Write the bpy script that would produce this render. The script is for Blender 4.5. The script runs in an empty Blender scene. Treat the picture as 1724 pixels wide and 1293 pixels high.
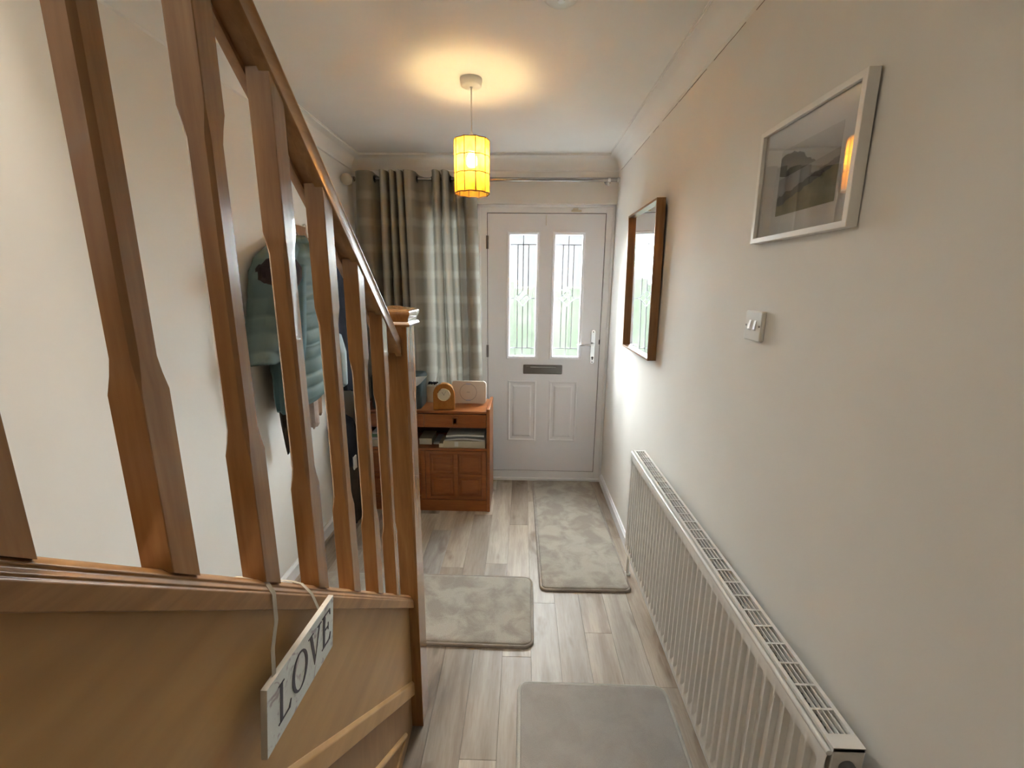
import bpy, bmesh, math, random
from mathutils import Vector, Matrix
random.seed(7)
PI = math.pi
S = bpy.context.scene
COL = S.collection

# ------------------------------------------------------------------ camera
cam_d = bpy.data.cameras.new('camera'); cam = bpy.data.objects.new('camera', cam_d); COL.objects.link(cam)
S.camera = cam
cam_d.sensor_fit = 'HORIZONTAL'; cam_d.sensor_width = 36.0; cam_d.lens = 36.0*739.0/1724.0
cam_d.clip_start = 0.02
_y, _p, _r = math.radians(-1.337), math.radians(12.594), math.radians(0.5366)
_f = Vector((math.sin(_y)*math.cos(_p), math.cos(_y)*math.cos(_p), -math.sin(_p)))
_rt = Vector((math.cos(_y), -math.sin(_y), 0)); _up = _rt.cross(_f)
_r2 = _rt*math.cos(_r)+_up*math.sin(_r); _u2 = -_rt*math.sin(_r)+_up*math.cos(_r)
cam.matrix_world = Matrix(((_r2.x, _u2.x, -_f.x, 0), (_r2.y, _u2.y, -_f.y, 0), (_r2.z, _u2.z, -_f.z, 1.5), (0, 0, 0, 1)))

# ------------------------------------------------------------------ world, lights, exposure
S.view_settings.view_transform = 'Standard'; S.view_settings.look = 'None'
S.view_settings.gamma = 1.0; S.view_settings.use_curve_mapping = False
S.view_settings.exposure = 2.2
w = bpy.data.worlds.new('overcast_sky'); S.world = w; w.use_nodes = True
wn = w.node_tree.nodes; wn['Background'].inputs[0].default_value = (0.92, 0.96, 1.0, 1); wn['Background'].inputs[1].default_value = 0.15

def area(name, loc, rot, sx, sy, energy, col, portal=False):
    d = bpy.data.lights.new(name, 'AREA'); d.shape = 'RECTANGLE'; d.size = sx; d.size_y = sy
    d.energy = energy; d.color = col
    o = bpy.data.objects.new(name, d); COL.objects.link(o); o.location = loc; o.rotation_euler = rot
    if portal: d.cycles.is_portal = True
    return o
sd = bpy.data.lights.new('overcast_sun', 'SUN'); sd.energy = 33.0; sd.angle = math.radians(125); sd.color = (0.93, 0.97, 1.0)
so = bpy.data.objects.new('overcast_sun', sd); COL.objects.link(so); so.location = (0, 8, 5)
so.rotation_euler = Vector((-0.38, -1.0, -0.30)).to_track_quat('-Z', 'Y').to_euler()
# portals: only guide sky sampling through the door glass and the side window
area('door_portal', (0.158, 3.34, 1.42), (-PI/2, 0, 0), 0.54, 0.90, 1, (1, 1, 1), True)
area('side_portal', (-0.54, 3.36, 1.24), (-PI/2, 0, 0), 0.28, 1.5, 1, (1, 1, 1), True)
# fill lamps added out of view, behind the camera and above the stairwell
area('rear_fill', (-0.1, -2.8, 1.4), (PI/2, 0, 0), 1.5, 2.1, 0.25, (1.0, 0.95, 0.87))
area('stairwell_fill', (-0.72, 0.60, 4.7), (0, 0, 0), 0.7, 0.7, 27, (1.0, 0.93, 0.84))

# ------------------------------------------------------------------ materials
def mat(name, col=(0.8, 0.8, 0.8), rough=0.5, metal=0.0, spec=0.5, coat=0.0):
    m = bpy.data.materials.new(name); m.use_nodes = True
    b = m.node_tree.nodes['Principled BSDF']
    b.inputs['Base Color'].default_value = (*col, 1); b.inputs['Roughness'].default_value = rough
    b.inputs['Metallic'].default_value = metal; b.inputs['Specular IOR Level'].default_value = spec
    b.inputs['Coat Weight'].default_value = coat
    return m
def N(m, t, **kw):
    n = m.node_tree.nodes.new(t)
    for k, v in kw.items(): setattr(n, k, v)
    return n
def L(m, a, b): m.node_tree.links.new(a, b)
def coords(m, scale=(1, 1, 1), kind='Object', rot=(0, 0, 0), per_object=0.0):
    tc = N(m, 'ShaderNodeTexCoord'); mp = N(m, 'ShaderNodeMapping')
    mp.inputs['Scale'].default_value = scale; mp.inputs['Rotation'].default_value = rot
    if per_object:
        oi = N(m, 'ShaderNodeObjectInfo'); mu = N(m, 'ShaderNodeVectorMath', operation='SCALE')
        cx = N(m, 'ShaderNodeCombineXYZ')
        for i in range(3): L(m, oi.outputs['Random'], cx.inputs[i])
        L(m, cx.outputs[0], mu.inputs[0]); mu.inputs['Scale'].default_value = per_object
        ad = N(m, 'ShaderNodeVectorMath', operation='ADD')
        L(m, tc.outputs[kind], ad.inputs[0]); L(m, mu.outputs[0], ad.inputs[1]); L(m, ad.outputs[0], mp.inputs[0])
    else: L(m, tc.outputs[kind], mp.inputs[0])
    return mp.outputs[0]
def ramp(m, fac, stops):
    r = N(m, 'ShaderNodeValToRGB'); e = r.color_ramp.elements
    while len(e) < len(stops): e.new(0.5)
    for i, (p, c) in enumerate(stops): e[i].position = p; e[i].color = (*c, 1)
    L(m, fac, r.inputs[0]); return r.outputs[0]
def noise(m, vec, scale, detail=4, dist=0.0, rough=0.5):
    n = N(m, 'ShaderNodeTexNoise'); n.inputs['Scale'].default_value = scale; n.inputs['Detail'].default_value = detail
    n.inputs['Distortion'].default_value = dist; n.inputs['Roughness'].default_value = rough
    L(m, vec, n.inputs['Vector']); return n.outputs[0]
def bump(m, h, strength, dist=0.002):
    b = N(m, 'ShaderNodeBump'); b.inputs['Strength'].default_value = strength; b.inputs['Distance'].default_value = dist
    L(m, h, b.inputs['Height']); L(m, b.outputs[0], m.node_tree.nodes['Principled BSDF'].inputs['Normal'])
def mixc(m, fac, a, b, mode='MIX'):
    x = N(m, 'ShaderNodeMix', data_type='RGBA', blend_type=mode)
    for s, v in ((x.inputs[0], fac), (x.inputs[6], a), (x.inputs[7], b)):
        if isinstance(v, (int, float)): s.default_value = v
        elif isinstance(v, tuple): s.default_value = (*v, 1)
        else: L(m, v, s)
    return x.outputs[2]
def base(m, c): L(m, c, m.node_tree.nodes['Principled BSDF'].inputs['Base Color'])

def wood(name, dark, light, stretch, rough=0.35, scale=9.0, per_object=3.0, rot=(0, 0, 0), spec=0.5, coat=0.0):
    m = mat(name, rough=rough, spec=spec, coat=coat)
    v = coords(m, stretch, rot=rot, per_object=per_object)
    n1 = noise(m, v, scale, 5, 1.2); n2 = noise(m, v, scale*7, 3, 0.2)
    c1 = ramp(m, n1, [(0.28, dark), (0.72, light)])
    c2 = ramp(m, n2, [(0.3, (0.72, 0.68, 0.62)), (0.62, (1, 1, 1))])
    base(m, mixc(m, 0.45, c1, c2, 'MULTIPLY')); bump(m, n2, 0.12, 0.001)
    return m
def fabric(name, col, col2=None, rough=0.9, scale=60, bmp=0.5):
    m = mat(name, col, rough, spec=0.2)
    v = coords(m); n1 = noise(m, v, scale, 4)
    if col2: base(m, ramp(m, noise(m, v, scale*0.15, 4), [(0.35, col), (0.65, col2)]))
    bump(m, n1, bmp, 0.003); return m

M = {}
def wallmat(name, col):
    m = mat(name, col, 0.75, spec=0.25); v = coords(m)
    n = noise(m, v, 3.0, 3); base(m, ramp(m, n, [(0.3, tuple(c*0.97 for c in col)), (0.7, tuple(min(1, c*1.02) for c in col))]))
    bump(m, noise(m, v, 220, 4), 0.12, 0.001); return m
M['wall'] = wallmat('wall_paint', (0.80, 0.775, 0.725))
M['ceiling'] = wallmat('ceiling_paint', (0.84, 0.825, 0.79))
M['gloss'] = mat('white_gloss', (0.85, 0.86, 0.88), 0.32)
M['door'] = mat('door_white', (0.84, 0.85, 0.89), 0.38)
bump(M['door'], noise(M['door'], coords(M['door'], (1, 1, 0.12)), 90, 3), 0.10, 0.001)
M['gasket'] = mat('gasket', (0.03, 0.02, 0.03), 0.8)
M['sapele'] = wood('stair_wood', (0.25, 0.112, 0.034), (0.43, 0.212, 0.076), (3, 3, 0.25), 0.24, 7, coat=0.5)
M['sapele_s'] = wood('stair_wood_sloped', (0.28, 0.135, 0.046), (0.45, 0.24, 0.092), (3, 0.25, 3), 0.36, 7, rot=(math.radians(39.5), 0, 0))
M['carpet'] = fabric('stair_carpet', (0.05, 0.045, 0.04), (0.07, 0.065, 0.06), 0.95, 200, 0.5)
M['back'] = mat('rear_wall_dimmed', (0.16, 0.14, 0.12), 0.8)  # gloom of an unlit rear room put into the wall colour
M['string'] = wood('string_board_wood', (0.46, 0.255, 0.088), (0.62, 0.38, 0.155), (2, 0.30, 1.6), 0.36, 2.2, rot=(math.radians(30), 0, 0))
M['spandrel'] = wood('spandrel_wood', (0.33, 0.18, 0.075), (0.42, 0.25, 0.115), (2, 2, 0.4), 0.45, 3)
M['teak'] = wood('teak', (0.24, 0.068, 0.014), (0.34, 0.110, 0.026), (0.5, 2, 3), 0.32, 6, coat=0.1)
M['teak_grip'] = mat('teak_grip', (0.17, 0.055, 0.014), 0.4)
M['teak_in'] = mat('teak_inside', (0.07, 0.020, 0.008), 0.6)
M['clock'] = wood('clock_wood', (0.38, 0.145, 0.026), (0.48, 0.20, 0.045), (2, 2, 0.6), 0.25, 8, coat=0.3)
M['oak'] = wood('mirror_frame_wood', (0.20, 0.095, 0.032), (0.33, 0.165, 0.06), (3, 3, 0.3), 0.4, 8)
M['chrome'] = mat('chrome', (0.75, 0.76, 0.78), 0.16, 1.0)
M['chrome_d'] = mat('dark_chrome', (0.38, 0.37, 0.36), 0.22, 1.0)
M['black'] = mat('black_metal', (0.015, 0.015, 0.015), 0.4)
M['hinge'] = mat('hinge_metal', (0.16, 0.14, 0.14), 0.4, 0.6)
M['plastic'] = mat('white_plastic', (0.78, 0.77, 0.73), 0.35)
M['cream'] = mat('cream_plastic', (0.62, 0.56, 0.42), 0.4)
M['rad'] = mat('radiator_enamel', (0.74, 0.72, 0.68), 0.33)
M['rad_in'] = mat('radiator_fins', (0.30, 0.31, 0.29), 0.6)
M['rad_dark'] = mat('radiator_inside', (0.03, 0.03, 0.03), 0.8)
M['valve'] = mat('valve_grey', (0.10, 0.10, 0.10), 0.45)
M['lead'] = mat('lead_strip', (0.42, 0.41, 0.46), 0.5, 0.2)
M['picframe'] = mat('silver_frame', (0.86, 0.84, 0.79), 0.35)
M['mirror'] = mat('mirror_glass', (0.93, 0.95, 0.95), 0.01, 1.0)
M['matboard'] = mat('white_mount', (0.84, 0.82, 0.79), 0.9)
M['teal'] = fabric('teal_quilt', (0.105, 0.155, 0.150), (0.135, 0.185, 0.178), 0.55, 40, 0.25)
M['teal_d'] = fabric('teal_sleeve', (0.06, 0.115, 0.13), (0.085, 0.15, 0.16), 0.6, 40, 0.3)
M['fur'] = fabric('dark_fur', (0.028, 0.020, 0.024), (0.060, 0.046, 0.046), 1.0, 90, 1.0)
M['blackcloth'] = fabric('black_cloth', (0.010, 0.011, 0.018), (0.022, 0.024, 0.034), 0.8)
M['bagcloth'] = fabric('brown_black_cloth', (0.028, 0.020, 0.014), (0.05, 0.038, 0.026), 0.7)
M['palecloth'] = fabric('pale_blue_cloth', (0.38, 0.46, 0.48), None, 0.9)
M['scarf_p'] = fabric('pink_beige_scarf', (0.33, 0.24, 0.20), (0.47, 0.38, 0.33), 0.95, 80)
M['scarf_b'] = fabric('brown_scarf', (0.20, 0.105, 0.06), (0.31, 0.18, 0.11), 0.95, 80)
M['boxteal'] = fabric('dark_teal_cloth', (0.030, 0.045, 0.047), (0.045, 0.062, 0.063), 0.45, 120, 0.1)
M['paper'] = fabric('paper_white', (0.62, 0.62, 0.60), None, 0.9, 30, 0.1)
M['greypaper'] = fabric('magazine_grey', (0.32, 0.33, 0.35), (0.46, 0.47, 0.48), 0.6, 30, 0.1)
M['card'] = fabric('cream_card', (0.52, 0.47, 0.36), None, 0.8, 30, 0.1)
M['green'] = mat('green_cover', (0.10, 0.22, 0.14), 0.5)
M['ribbon'] = fabric('cream_ribbon', (0.56, 0.50, 0.40), None, 0.8, 90, 0.3)
M['letter'] = mat('letter_paint', (0.10, 0.092, 0.11), 0.8)
M['face'] = mat('clock_face', (0.62, 0.54, 0.38), 0.5)
M['brass'] = mat('pale_brass', (0.85, 0.74, 0.50), 0.2, 1.0)
M['speaker'] = mat('speaker_white', (0.66, 0.58, 0.50), 0.5)
M['greyline'] = mat('grey_line', (0.20, 0.16, 0.14), 0.6)
M['chromeline'] = mat('pale_blue_insert', (0.55, 0.62, 0.85), 0.2, 0.3)
M['wire'] = mat('shade_wire', (0.14, 0.055, 0.01), 0.5)

# sign board: distressed pale paint
m = M['signboard'] = mat('sign_paint', rough=0.7); v = coords(m)
a1 = ramp(m, noise(m, v, 38, 6, 1.5), [(0.56, (0, 0, 0)), (0.66, (1, 1, 1))])
base(m, mixc(m, a1, (0.78, 0.82, 0.80), (0.50, 0.46, 0.49))); bump(m, noise(m, v, 200, 4), 0.2)
M['signedge'] = mat('sign_edge', (0.72, 0.66, 0.56), 0.8)

# floor planks: greyed oak look, tone differs from plank to plank
m = M['plank'] = mat('floor_plank', rough=0.42, spec=0.4)
v = coords(m, (9, 0.9, 1), per_object=37.0)
n1 = noise(m, v, 1.9, 5, 0.5); n2 = noise(m, v, 14, 4, 0.5)
v3 = coords(m, (2.2, 0.8, 1), per_object=21.0); n3 = noise(m, v3, 4.5, 3, 0.4)
oi = N(m, 'ShaderNodeObjectInfo')
tone = ramp(m, oi.outputs['Random'], [(0.0, (0.31, 0.255, 0.205)), (0.3, (0.48, 0.405, 0.325)), (0.55, (0.35, 0.30, 0.25)), (0.8, (0.53, 0.465, 0.385)), (1.0, (0.38, 0.36, 0.345))])
c = mixc(m, 0.85, tone, ramp(m, n1, [(0.30, (0.60, 0.55, 0.51)), (0.50, (0.90, 0.88, 0.86)), (0.66, (1.1, 1.1, 1.08))]), 'MULTIPLY')
c = mixc(m, 0.5, c, ramp(m, n2, [(0.35, (0.78, 0.74, 0.70)), (0.6, (1, 1, 1))]), 'MULTIPLY')
c = mixc(m, 0.7, c, ramp(m, n3, [(0.30, (0.50, 0.43, 0.38)), (0.40, (1, 1, 1))]), 'MULTIPLY')
base(m, c); bump(m, n2, 0.08, 0.001)
M['slab'] = mat('floor_base', (0.16, 0.13, 0.10), 0.8)

def rugmat(name, a, b, k=0.5):
    m = mat(name, rough=0.95, spec=0.1); v = coords(m, (1, 1, 1), per_object=11.0)
    big = noise(m, v, 9.0, 5, 0.5, 0.6); fine = noise(m, v, 420, 2)
    c = ramp(m, big, [(0.40, a), (0.58, b)])
    c = mixc(m, k, c, ramp(m, fine, [(0.3, (0.7, 0.7, 0.7)), (0.7, (1, 1, 1))]), 'MULTIPLY')
    base(m, c); bump(m, fine, 0.7, 0.004)
    m.node_tree.nodes['Principled BSDF'].inputs['Sheen Weight'].default_value = 0.2
    return m
M['rug'] = rugmat('taupe_pile', (0.35, 0.305, 0.255), (0.47, 0.43, 0.365))
M['rug_edge'] = rugmat('taupe_binding', (0.33, 0.28, 0.24), (0.42, 0.37, 0.32))
M['rug_g'] = rugmat('grey_pile', (0.34, 0.31, 0.28), (0.37, 0.34, 0.31), 0.3)
M['rug_ge'] = rugmat('grey_binding', (0.42, 0.40, 0.35), (0.50, 0.48, 0.43))

# curtain: woven plaid, slightly translucent
m = M['curtain'] = mat('plaid_curtain', rough=0.85, spec=0.15)
uv = N(m, 'ShaderNodeUVMap'); sp = N(m, 'ShaderNodeSeparateXYZ'); L(m, uv.outputs[0], sp.inputs[0])
def band(src, period, lo, phase=0.0):
    a = N(m, 'ShaderNodeMath', operation='MULTIPLY_ADD'); a.inputs[1].default_value = 2*PI/period; a.inputs[2].default_value = phase; L(m, src, a.inputs[0])
    s = N(m, 'ShaderNodeMath', operation='SINE'); L(m, a.outputs[0], s.inputs[0])
    r = N(m, 'ShaderNodeMapRange'); r.inputs['From Min'].default_value = lo; r.inputs['From Max'].default_value = min(1, lo+0.5); L(m, s.outputs[0], r.inputs['Value'])
    return r.outputs[0]
b1 = band(sp.outputs[0], 0.16, 0.25, 0.4); b2 = band(sp.outputs[1], 0.17, 0.35); th = band(sp.outputs[0], 0.006, -0.2); tv = band(sp.outputs[1], 0.006, -0.2)
cc = mixc(m, 0.0, (0.29, 0.275, 0.235), (1, 1, 1))
cc = mixc(m, b1, cc, (0.40, 0.375, 0.325))
h2 = N(m, 'ShaderNodeMath', operation='MULTIPLY'); h2.inputs[1].default_value = 0.4; L(m, b2, h2.inputs[0])
cc = mixc(m, h2.outputs[0], cc, (0.50, 0.47, 0.41))
ww = N(m, 'ShaderNodeMath', operation='MULTIPLY'); L(m, th, ww.inputs[0]); L(m, tv, ww.inputs[1])
cc = mixc(m, 0.35, cc, ramp(m, ww.outputs[0], [(0, (0.75, 0.75, 0.75)), (1, (1, 1, 1))]), 'MULTIPLY')
base(m, cc); bump(m, ww.outputs[0], 0.3, 0.001)
tr = N(m, 'ShaderNodeBsdfTranslucent'); L(m, cc, tr.inputs[0])
mx = N(m, 'ShaderNodeMixShader'); mx.inputs[0].default_value = 0.07
out = m.node_tree.nodes['Material Output']; L(m, m.node_tree.nodes['Principled BSDF'].outputs[0], mx.inputs[1]); L(m, tr.outputs[0], mx.inputs[2]); L(m, mx.outputs[0], out.inputs[0])

def glassmat(name, tint, transl, gloss=0.06, translc=(1, 1, 1)):
    m = bpy.data.materials.new(name); m.use_nodes = True; nt = m.node_tree; nt.nodes.remove(nt.nodes['Principled BSDF'])
    t = N(m, 'ShaderNodeBsdfTransparent'); t.inputs[0].default_value = (*tint, 1)
    r = N(m, 'ShaderNodeBsdfTranslucent'); r.inputs[0].default_value = (*translc, 1)
    g = N(m, 'ShaderNodeBsdfGlossy'); g.inputs['Roughness'].default_value = 0.02
    a = N(m, 'ShaderNodeMixShader'); a.inputs[0].default_value = transl; L(m, t.outputs[0], a.inputs[1]); L(m, r.outputs[0], a.inputs[2])
    b = N(m, 'ShaderNodeMixShader')
    fr = N(m, 'ShaderNodeFresnel'); fr.inputs[0].default_value = 1.45
    if gloss == 'fresnel': L(m, fr.outputs[0], b.inputs[0])
    else: b.inputs[0].default_value = gloss
    L(m, a.outputs[0], b.inputs[1]); L(m, g.outputs[0], b.inputs[2]); L(m, b.outputs[0], nt.nodes['Material Output'].inputs[0])
    return m
M['obscure'] = glassmat('obscured_glass', (0.97, 0.99, 0.985), 0.009, 0.03)
M['clearglass'] = glassmat('window_glass', (0.95, 0.98, 0.98), 0.03, 0.05)
M['picglass'] = glassmat('picture_glass', (0.97, 0.97, 0.97), 0.0, 0.22)

# capiz shell panel of the lampshade
m = M['capiz'] = mat('capiz_shell', rough=0.35); v = coords(m, per_object=9.0)
n = noise(m, v, 22, 4, 0.8); cz = ramp(m, n, [(0.35, (0.72, 0.30, 0.03)), (0.62, (0.80, 0.46, 0.07))])
base(m, cz); tr = N(m, 'ShaderNodeBsdfTranslucent'); L(m, cz, tr.inputs[0])
mx = N(m, 'ShaderNodeMixShader'); mx.inputs[0].default_value = 0.75
L(m, m.node_tree.nodes['Principled BSDF'].outputs[0], mx.inputs[1]); L(m, tr.outputs[0], mx.inputs[2]); 
tp = N(m, 'ShaderNodeBsdfTransparent'); tp.inputs[0].default_value = (1.0, 0.72, 0.25, 1)
mx2 = N(m, 'ShaderNodeMixShader'); mx2.inputs[0].default_value = 0.12; L(m, mx.outputs[0], mx2.inputs[1]); L(m, tp.outputs[0], mx2.inputs[2])
L(m, mx2.outputs[0], m.node_tree.nodes['Material Output'].inputs[0])
def emis(name, col, st):
    m = bpy.data.materials.new(name); m.use_nodes = True; b = m.node_tree.nodes['Principled BSDF']
    b.inputs['Base Color'].default_value = (*col, 1); b.inputs['Emission Color'].default_value = (*col, 1); b.inputs['Emission Strength'].default_value = st
    return m
M['bulb'] = emis('bulb_glow', (1.0, 0.72, 0.32), 60)

# the photograph-like print in the picture frame (hills, water, grass)
m = M['print'] = mat('landscape_print', rough=0.8); tc = N(m, 'ShaderNodeUVMap'); sp2 = N(m, 'ShaderNodeSeparateXYZ'); L(m, tc.outputs[0], sp2.inputs[0])
def mth(op, a, b=None, c=None):
    n = N(m, 'ShaderNodeMath', operation=op)
    for i, x in enumerate((a, b, c)):
        if x is None: continue
        if isinstance(x, (int, float)): n.inputs[i].default_value = x
        else: L(m, x, n.inputs[i])
    return n.outputs[0]
nz = noise(m, tc.outputs[0], 9, 6); nzc = mth('MULTIPLY_ADD', nz, 0.16, -0.08)
U, V = sp2.outputs[0], sp2.outputs[1]
def below(expr): return mth('GREATER_THAN', mth('ADD', expr, nzc), V)
sky_c = ramp(m, V, [(0.4, (0.50, 0.49, 0.47)), (1.0, (0.66, 0.65, 0.62))])
hill1 = mth('MULTIPLY', below(mth('MULTIPLY_ADD', mth('SINE', mth('MULTIPLY_ADD', U, 4.2, 0.9)), 0.20, 0.72)), mth('GREATER_THAN', mth('MULTIPLY_ADD', U, 0.35, 0.0), mth('MULTIPLY_ADD', V, -1.0, 0.62)))
c = mixc(m, hill1, sky_c, (0.15, 0.14, 0.12))
c = mixc(m, below(mth('MULTIPLY_ADD', U, 0.62, 0.42)) if False else mth('LESS_THAN', V, mth('MULTIPLY_ADD', U, 0.12, 0.56)), c, (0.38, 0.37, 0.36))
c = mixc(m, below(mth('MULTIPLY_ADD', U, 0.30, 0.28)), c, (0.13, 0.12, 0.12))
grass = mixc(m, nz, (0.20, 0.19, 0.10), (0.38, 0.35, 0.22))
c = mixc(m, below(mth('MULTIPLY_ADD', U, 0.36, 0.14)), c, grass)
base(m, c)
M['lawn'] = fabric('lawn', (0.14, 0.20, 0.10), (0.20, 0.27, 0.15), 0.9, 8)
M['hedge'] = fabric('hedge_hazed', (0.20, 0.26, 0.17), (0.32, 0.38, 0.28), 0.9, 10)  # greens paled so that misty haze sits in the leaf colour
M['added_paving'] = fabric('added_paving', (0.17, 0.165, 0.16), (0.22, 0.215, 0.21), 0.9, 20)  # grey ground added outside to keep green bounce off the ceiling

# ------------------------------------------------------------------ mesh builder
class MB:
    def __init__(s): s.v = []; s.f = []; s.uv = None
    def add(s, vs, fs):
        o = len(s.v); s.v += [tuple(p) for p in vs]; s.f += [tuple(i+o for i in f) for f in fs]
    def box(s, x0, x1, y0, y1, z0, z1):
        s.add([(x0, y0, z0), (x1, y0, z0), (x1, y1, z0), (x0, y1, z0), (x0, y0, z1), (x1, y0, z1), (x1, y1, z1), (x0, y1, z1)],
              [(0, 3, 2, 1), (4, 5, 6, 7), (0, 1, 5, 4), (1, 2, 6, 5), (2, 3, 7, 6), (3, 0, 4, 7)])
        return s
    def prism(s, poly, fn0, fn1):     # poly: list of 2D; fn maps (a,b)->3D at both ends
        n = len(poly); vs = [fn0(*p) for p in poly]+[fn1(*p) for p in poly]
        fs = [(i, (i+1) % n, (i+1) % n+n, i+n) for i in range(n)]+[tuple(range(n))[::-1], tuple(range(n, 2*n))]
        s.add(vs, fs); return s
    def loft(s, loops, closed=True, cap=True):
        n = len(loops[0]); vs = [p for l in loops for p in l]; fs = []
        for k in range(len(loops)-1):
            for i in range(n if closed else n-1):
                j = (i+1) % n; fs.append((k*n+i, k*n+j, (k+1)*n+j, (k+1)*n+i))
        if cap and closed: fs.append(tuple(range(n))[::-1]); fs.append(tuple((len(loops)-1)*n+i for i in range(n)))
        s.add(vs, fs); return s
    def tube(s, pts, r, n=10, cap=True, flat=1.0, ref=None):
        pts = [Vector(p) for p in pts]; loops = []
        rs = r if isinstance(r, (list, tuple)) else [r]*len(pts)
        up = Vector(ref) if ref else Vector((0.01, 0.02, 1))
        for i, p in enumerate(pts):
            t = (pts[min(i+1, len(pts)-1)]-pts[max(i-1, 0)]).normalized()
            if abs(t.dot(up.normalized())) > 0.97: u = t.cross(Vector((1, 0.03, 0)))
            else: u = t.cross(up)
            u.normalize(); q = u.cross(t)
            loops.append([p+u*math.cos(2*PI*k/n)*rs[i]+q*math.sin(2*PI*k/n)*rs[i]*flat for k in range(n)])
        return s.loft(loops, True, cap)
    def lathe(s, prof, c=(0, 0, 0), n=32, axis='z', cap=True):
        loops = []
        for r, h in prof:
            lp = []
            for k in range(n):
                a = 2*PI*k/n; x, y = r*math.cos(a), r*math.sin(a)
                lp.append({'z': (c[0]+x, c[1]+y, c[2]+h), 'y': (c[0]+x, c[1]+h, c[2]-y), 'x': (c[0]+h, c[1]+x, c[2]+y)}[axis])
            loops.append(lp)
        return s.loft(loops, True, cap)
    def build(s, name, m, parent=None, smooth=False, bevel=0.0, seg=2, local=False, sub=0, ang=40):
        root = parent
        while root is not None and root.parent is not None: root = root.parent
        off = Vector((0, 0, 0)) if (root is None or local) else root.location
        me = bpy.data.meshes.new(name); me.from_pydata([tuple(Vector(p)-off) for p in s.v], [], s.f); me.validate()
        bm = bmesh.new(); bm.from_mesh(me); bmesh.ops.recalc_face_normals(bm, faces=bm.faces[:]); bm.to_mesh(me); bm.free()
        me.materials.append(m)
        o = bpy.data.objects.new(name, me); COL.objects.link(o)
        if parent is not None: o.parent = parent
        if bevel:
            b = o.modifiers.new('bevel', 'BEVEL'); b.width = bevel; b.segments = seg; b.limit_method = 'ANGLE'; b.angle_limit = math.radians(35)
        if sub:
            q = o.modifiers.new('sub', 'SUBSURF'); q.levels = sub; q.render_levels = sub
        if smooth or bevel:
            me.polygons.foreach_set('use_smooth', [True]*len(me.polygons))
            if not sub: me.set_sharp_from_angle(angle=math.radians(ang))
        return o
def tag(o, label, cat, group=None, kind=None):
    if label: o['label'] = label
    if cat: o['category'] = cat
    if group: o['group'] = group
    if kind: o['kind'] = kind
    return o
def thing(name, label, cat, loc, rot=(0, 0, 0), group=None):
    o = bpy.data.objects.new(name, None); COL.objects.link(o); o.location = loc; o.rotation_euler = rot; o.empty_display_size = 0.1
    return tag(o, label, cat, group)
def struct(name, mb, m, parent=None, **k):
    o = mb.build(name, m, parent, **k)
    if parent is None: o['kind'] = 'structure'
    return o
def rect_loops(x0, x1, z0, z1, steps, P):
    """steps: list of (inset, depth); P(x,z,d)->3D"""
    return [[P(x0+i, z0+i, d), P(x1-i, z0+i, d), P(x1-i, z1-i, d), P(x0+i, z1-i, d)] for i, d in steps]
def rrect(x0, x1, y0, y1, r, n=8):
    p = []
    for cx, cy, a0 in ((x1-r, y1-r, 0), (x0+r, y1-r, PI/2), (x0+r, y0+r, PI), (x1-r, y0+r, 1.5*PI)):
        for k in range(n+1):
            a = a0+PI/2*k/n; p.append((cx+r*math.cos(a), cy+r*math.sin(a)))
    return p

# ------------------------------------------------------------------ the room
XL, XR, YE, YB, ZC = -1.18, 0.632, 3.20, -3.0, 2.345
floor = struct('floor', MB().box(XL-0.15, XR+0.15, YB-0.1, YE+0.16, -0.05, -0.0035), M['slab'])
PW, PL = 0.12, 1.03
def plank_mesh(name, w, l):
    g = 0.0004; b = MB(); b.box(g, w-g, g, l-g, -0.0035, 0.0); return b
joints = {-5: 2.68-0.0, -4: 2.48, -2: 2.68, -1: 2.15, 0: 1.53, 1: 1.85, 2: 2.30, 3: 1.67, 4: 2.05, 5: 2.436}
proto = {}
xk = -10
for k in range(-10, 7):
    x0 = -0.066+PW*k; x1 = min(x0+PW, XR); x0 = max(x0, XL)
    if x1-x0 < 0.01: continue
    j = joints.get(k, random.uniform(1.6, 2.6)); y = j
    while y > -1.0: y -= PL
    while y < YE+0.04:
        ya, yb = y, min(y+PL, YE+0.05); y += PL
        if yb < -0.6 or (x1 < -0.45 and yb < 1.0): continue
        key = (round(x1-x0, 4), round(yb-ya, 4))
        if key not in proto:
            proto[key] = plank_mesh('plank', *key).build('plank', M['plank'], floor, bevel=0.0005, seg=1)
            p = proto[key]
        else:
            p = proto[key].copy(); COL.objects.link(p); p.parent = floor
        p.location = (x0, ya, 0)

b = MB().box(XL-0.12, XL, YB-0.1, YE+0.15, -0.05, 4.8); wl = struct('wall_left', b, M['wall'])
b = MB().box(XR, XR+0.12, YB-0.1, YE+0.15, -0.05, ZC+0.05); struct('wall_right', b, M['wall'])
b = MB()
b.box(XL, -0.68, YE, YE+0.15, 0, ZC+0.02); b.box(-0.40, -0.328, YE, YE+0.15, 0, ZC+0.02)
b.box(-0.68, -0.40, YE, YE+0.15, 0, 0.45); b.box(-0.68, -0.40, YE, YE+0.15, 2.04, ZC+0.02)
b.box(-0.328, XR, YE, YE+0.15, 2.05, ZC+0.02)
struct('wall_front', b, M['wall'])
struct('wall_back', MB().box(XL, XR, YB-0.12, YB, 0, 4.8), M['back'])
b = MB(); b.box(XL, XR, 1.05, YE, ZC, ZC+0.05); b.box(-0.33, XR, YB, 1.05, ZC, ZC+0.05); struct('ceiling', b, M['ceiling'])
b = MB(); b.box(-0.33, -0.25, YB, 1.05, ZC+0.05, 4.8); b.box(XL, -0.25, 1.05, 1.13, ZC+0.05, 4.8); struct('wall_upper', b, M['wall'])
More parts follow.
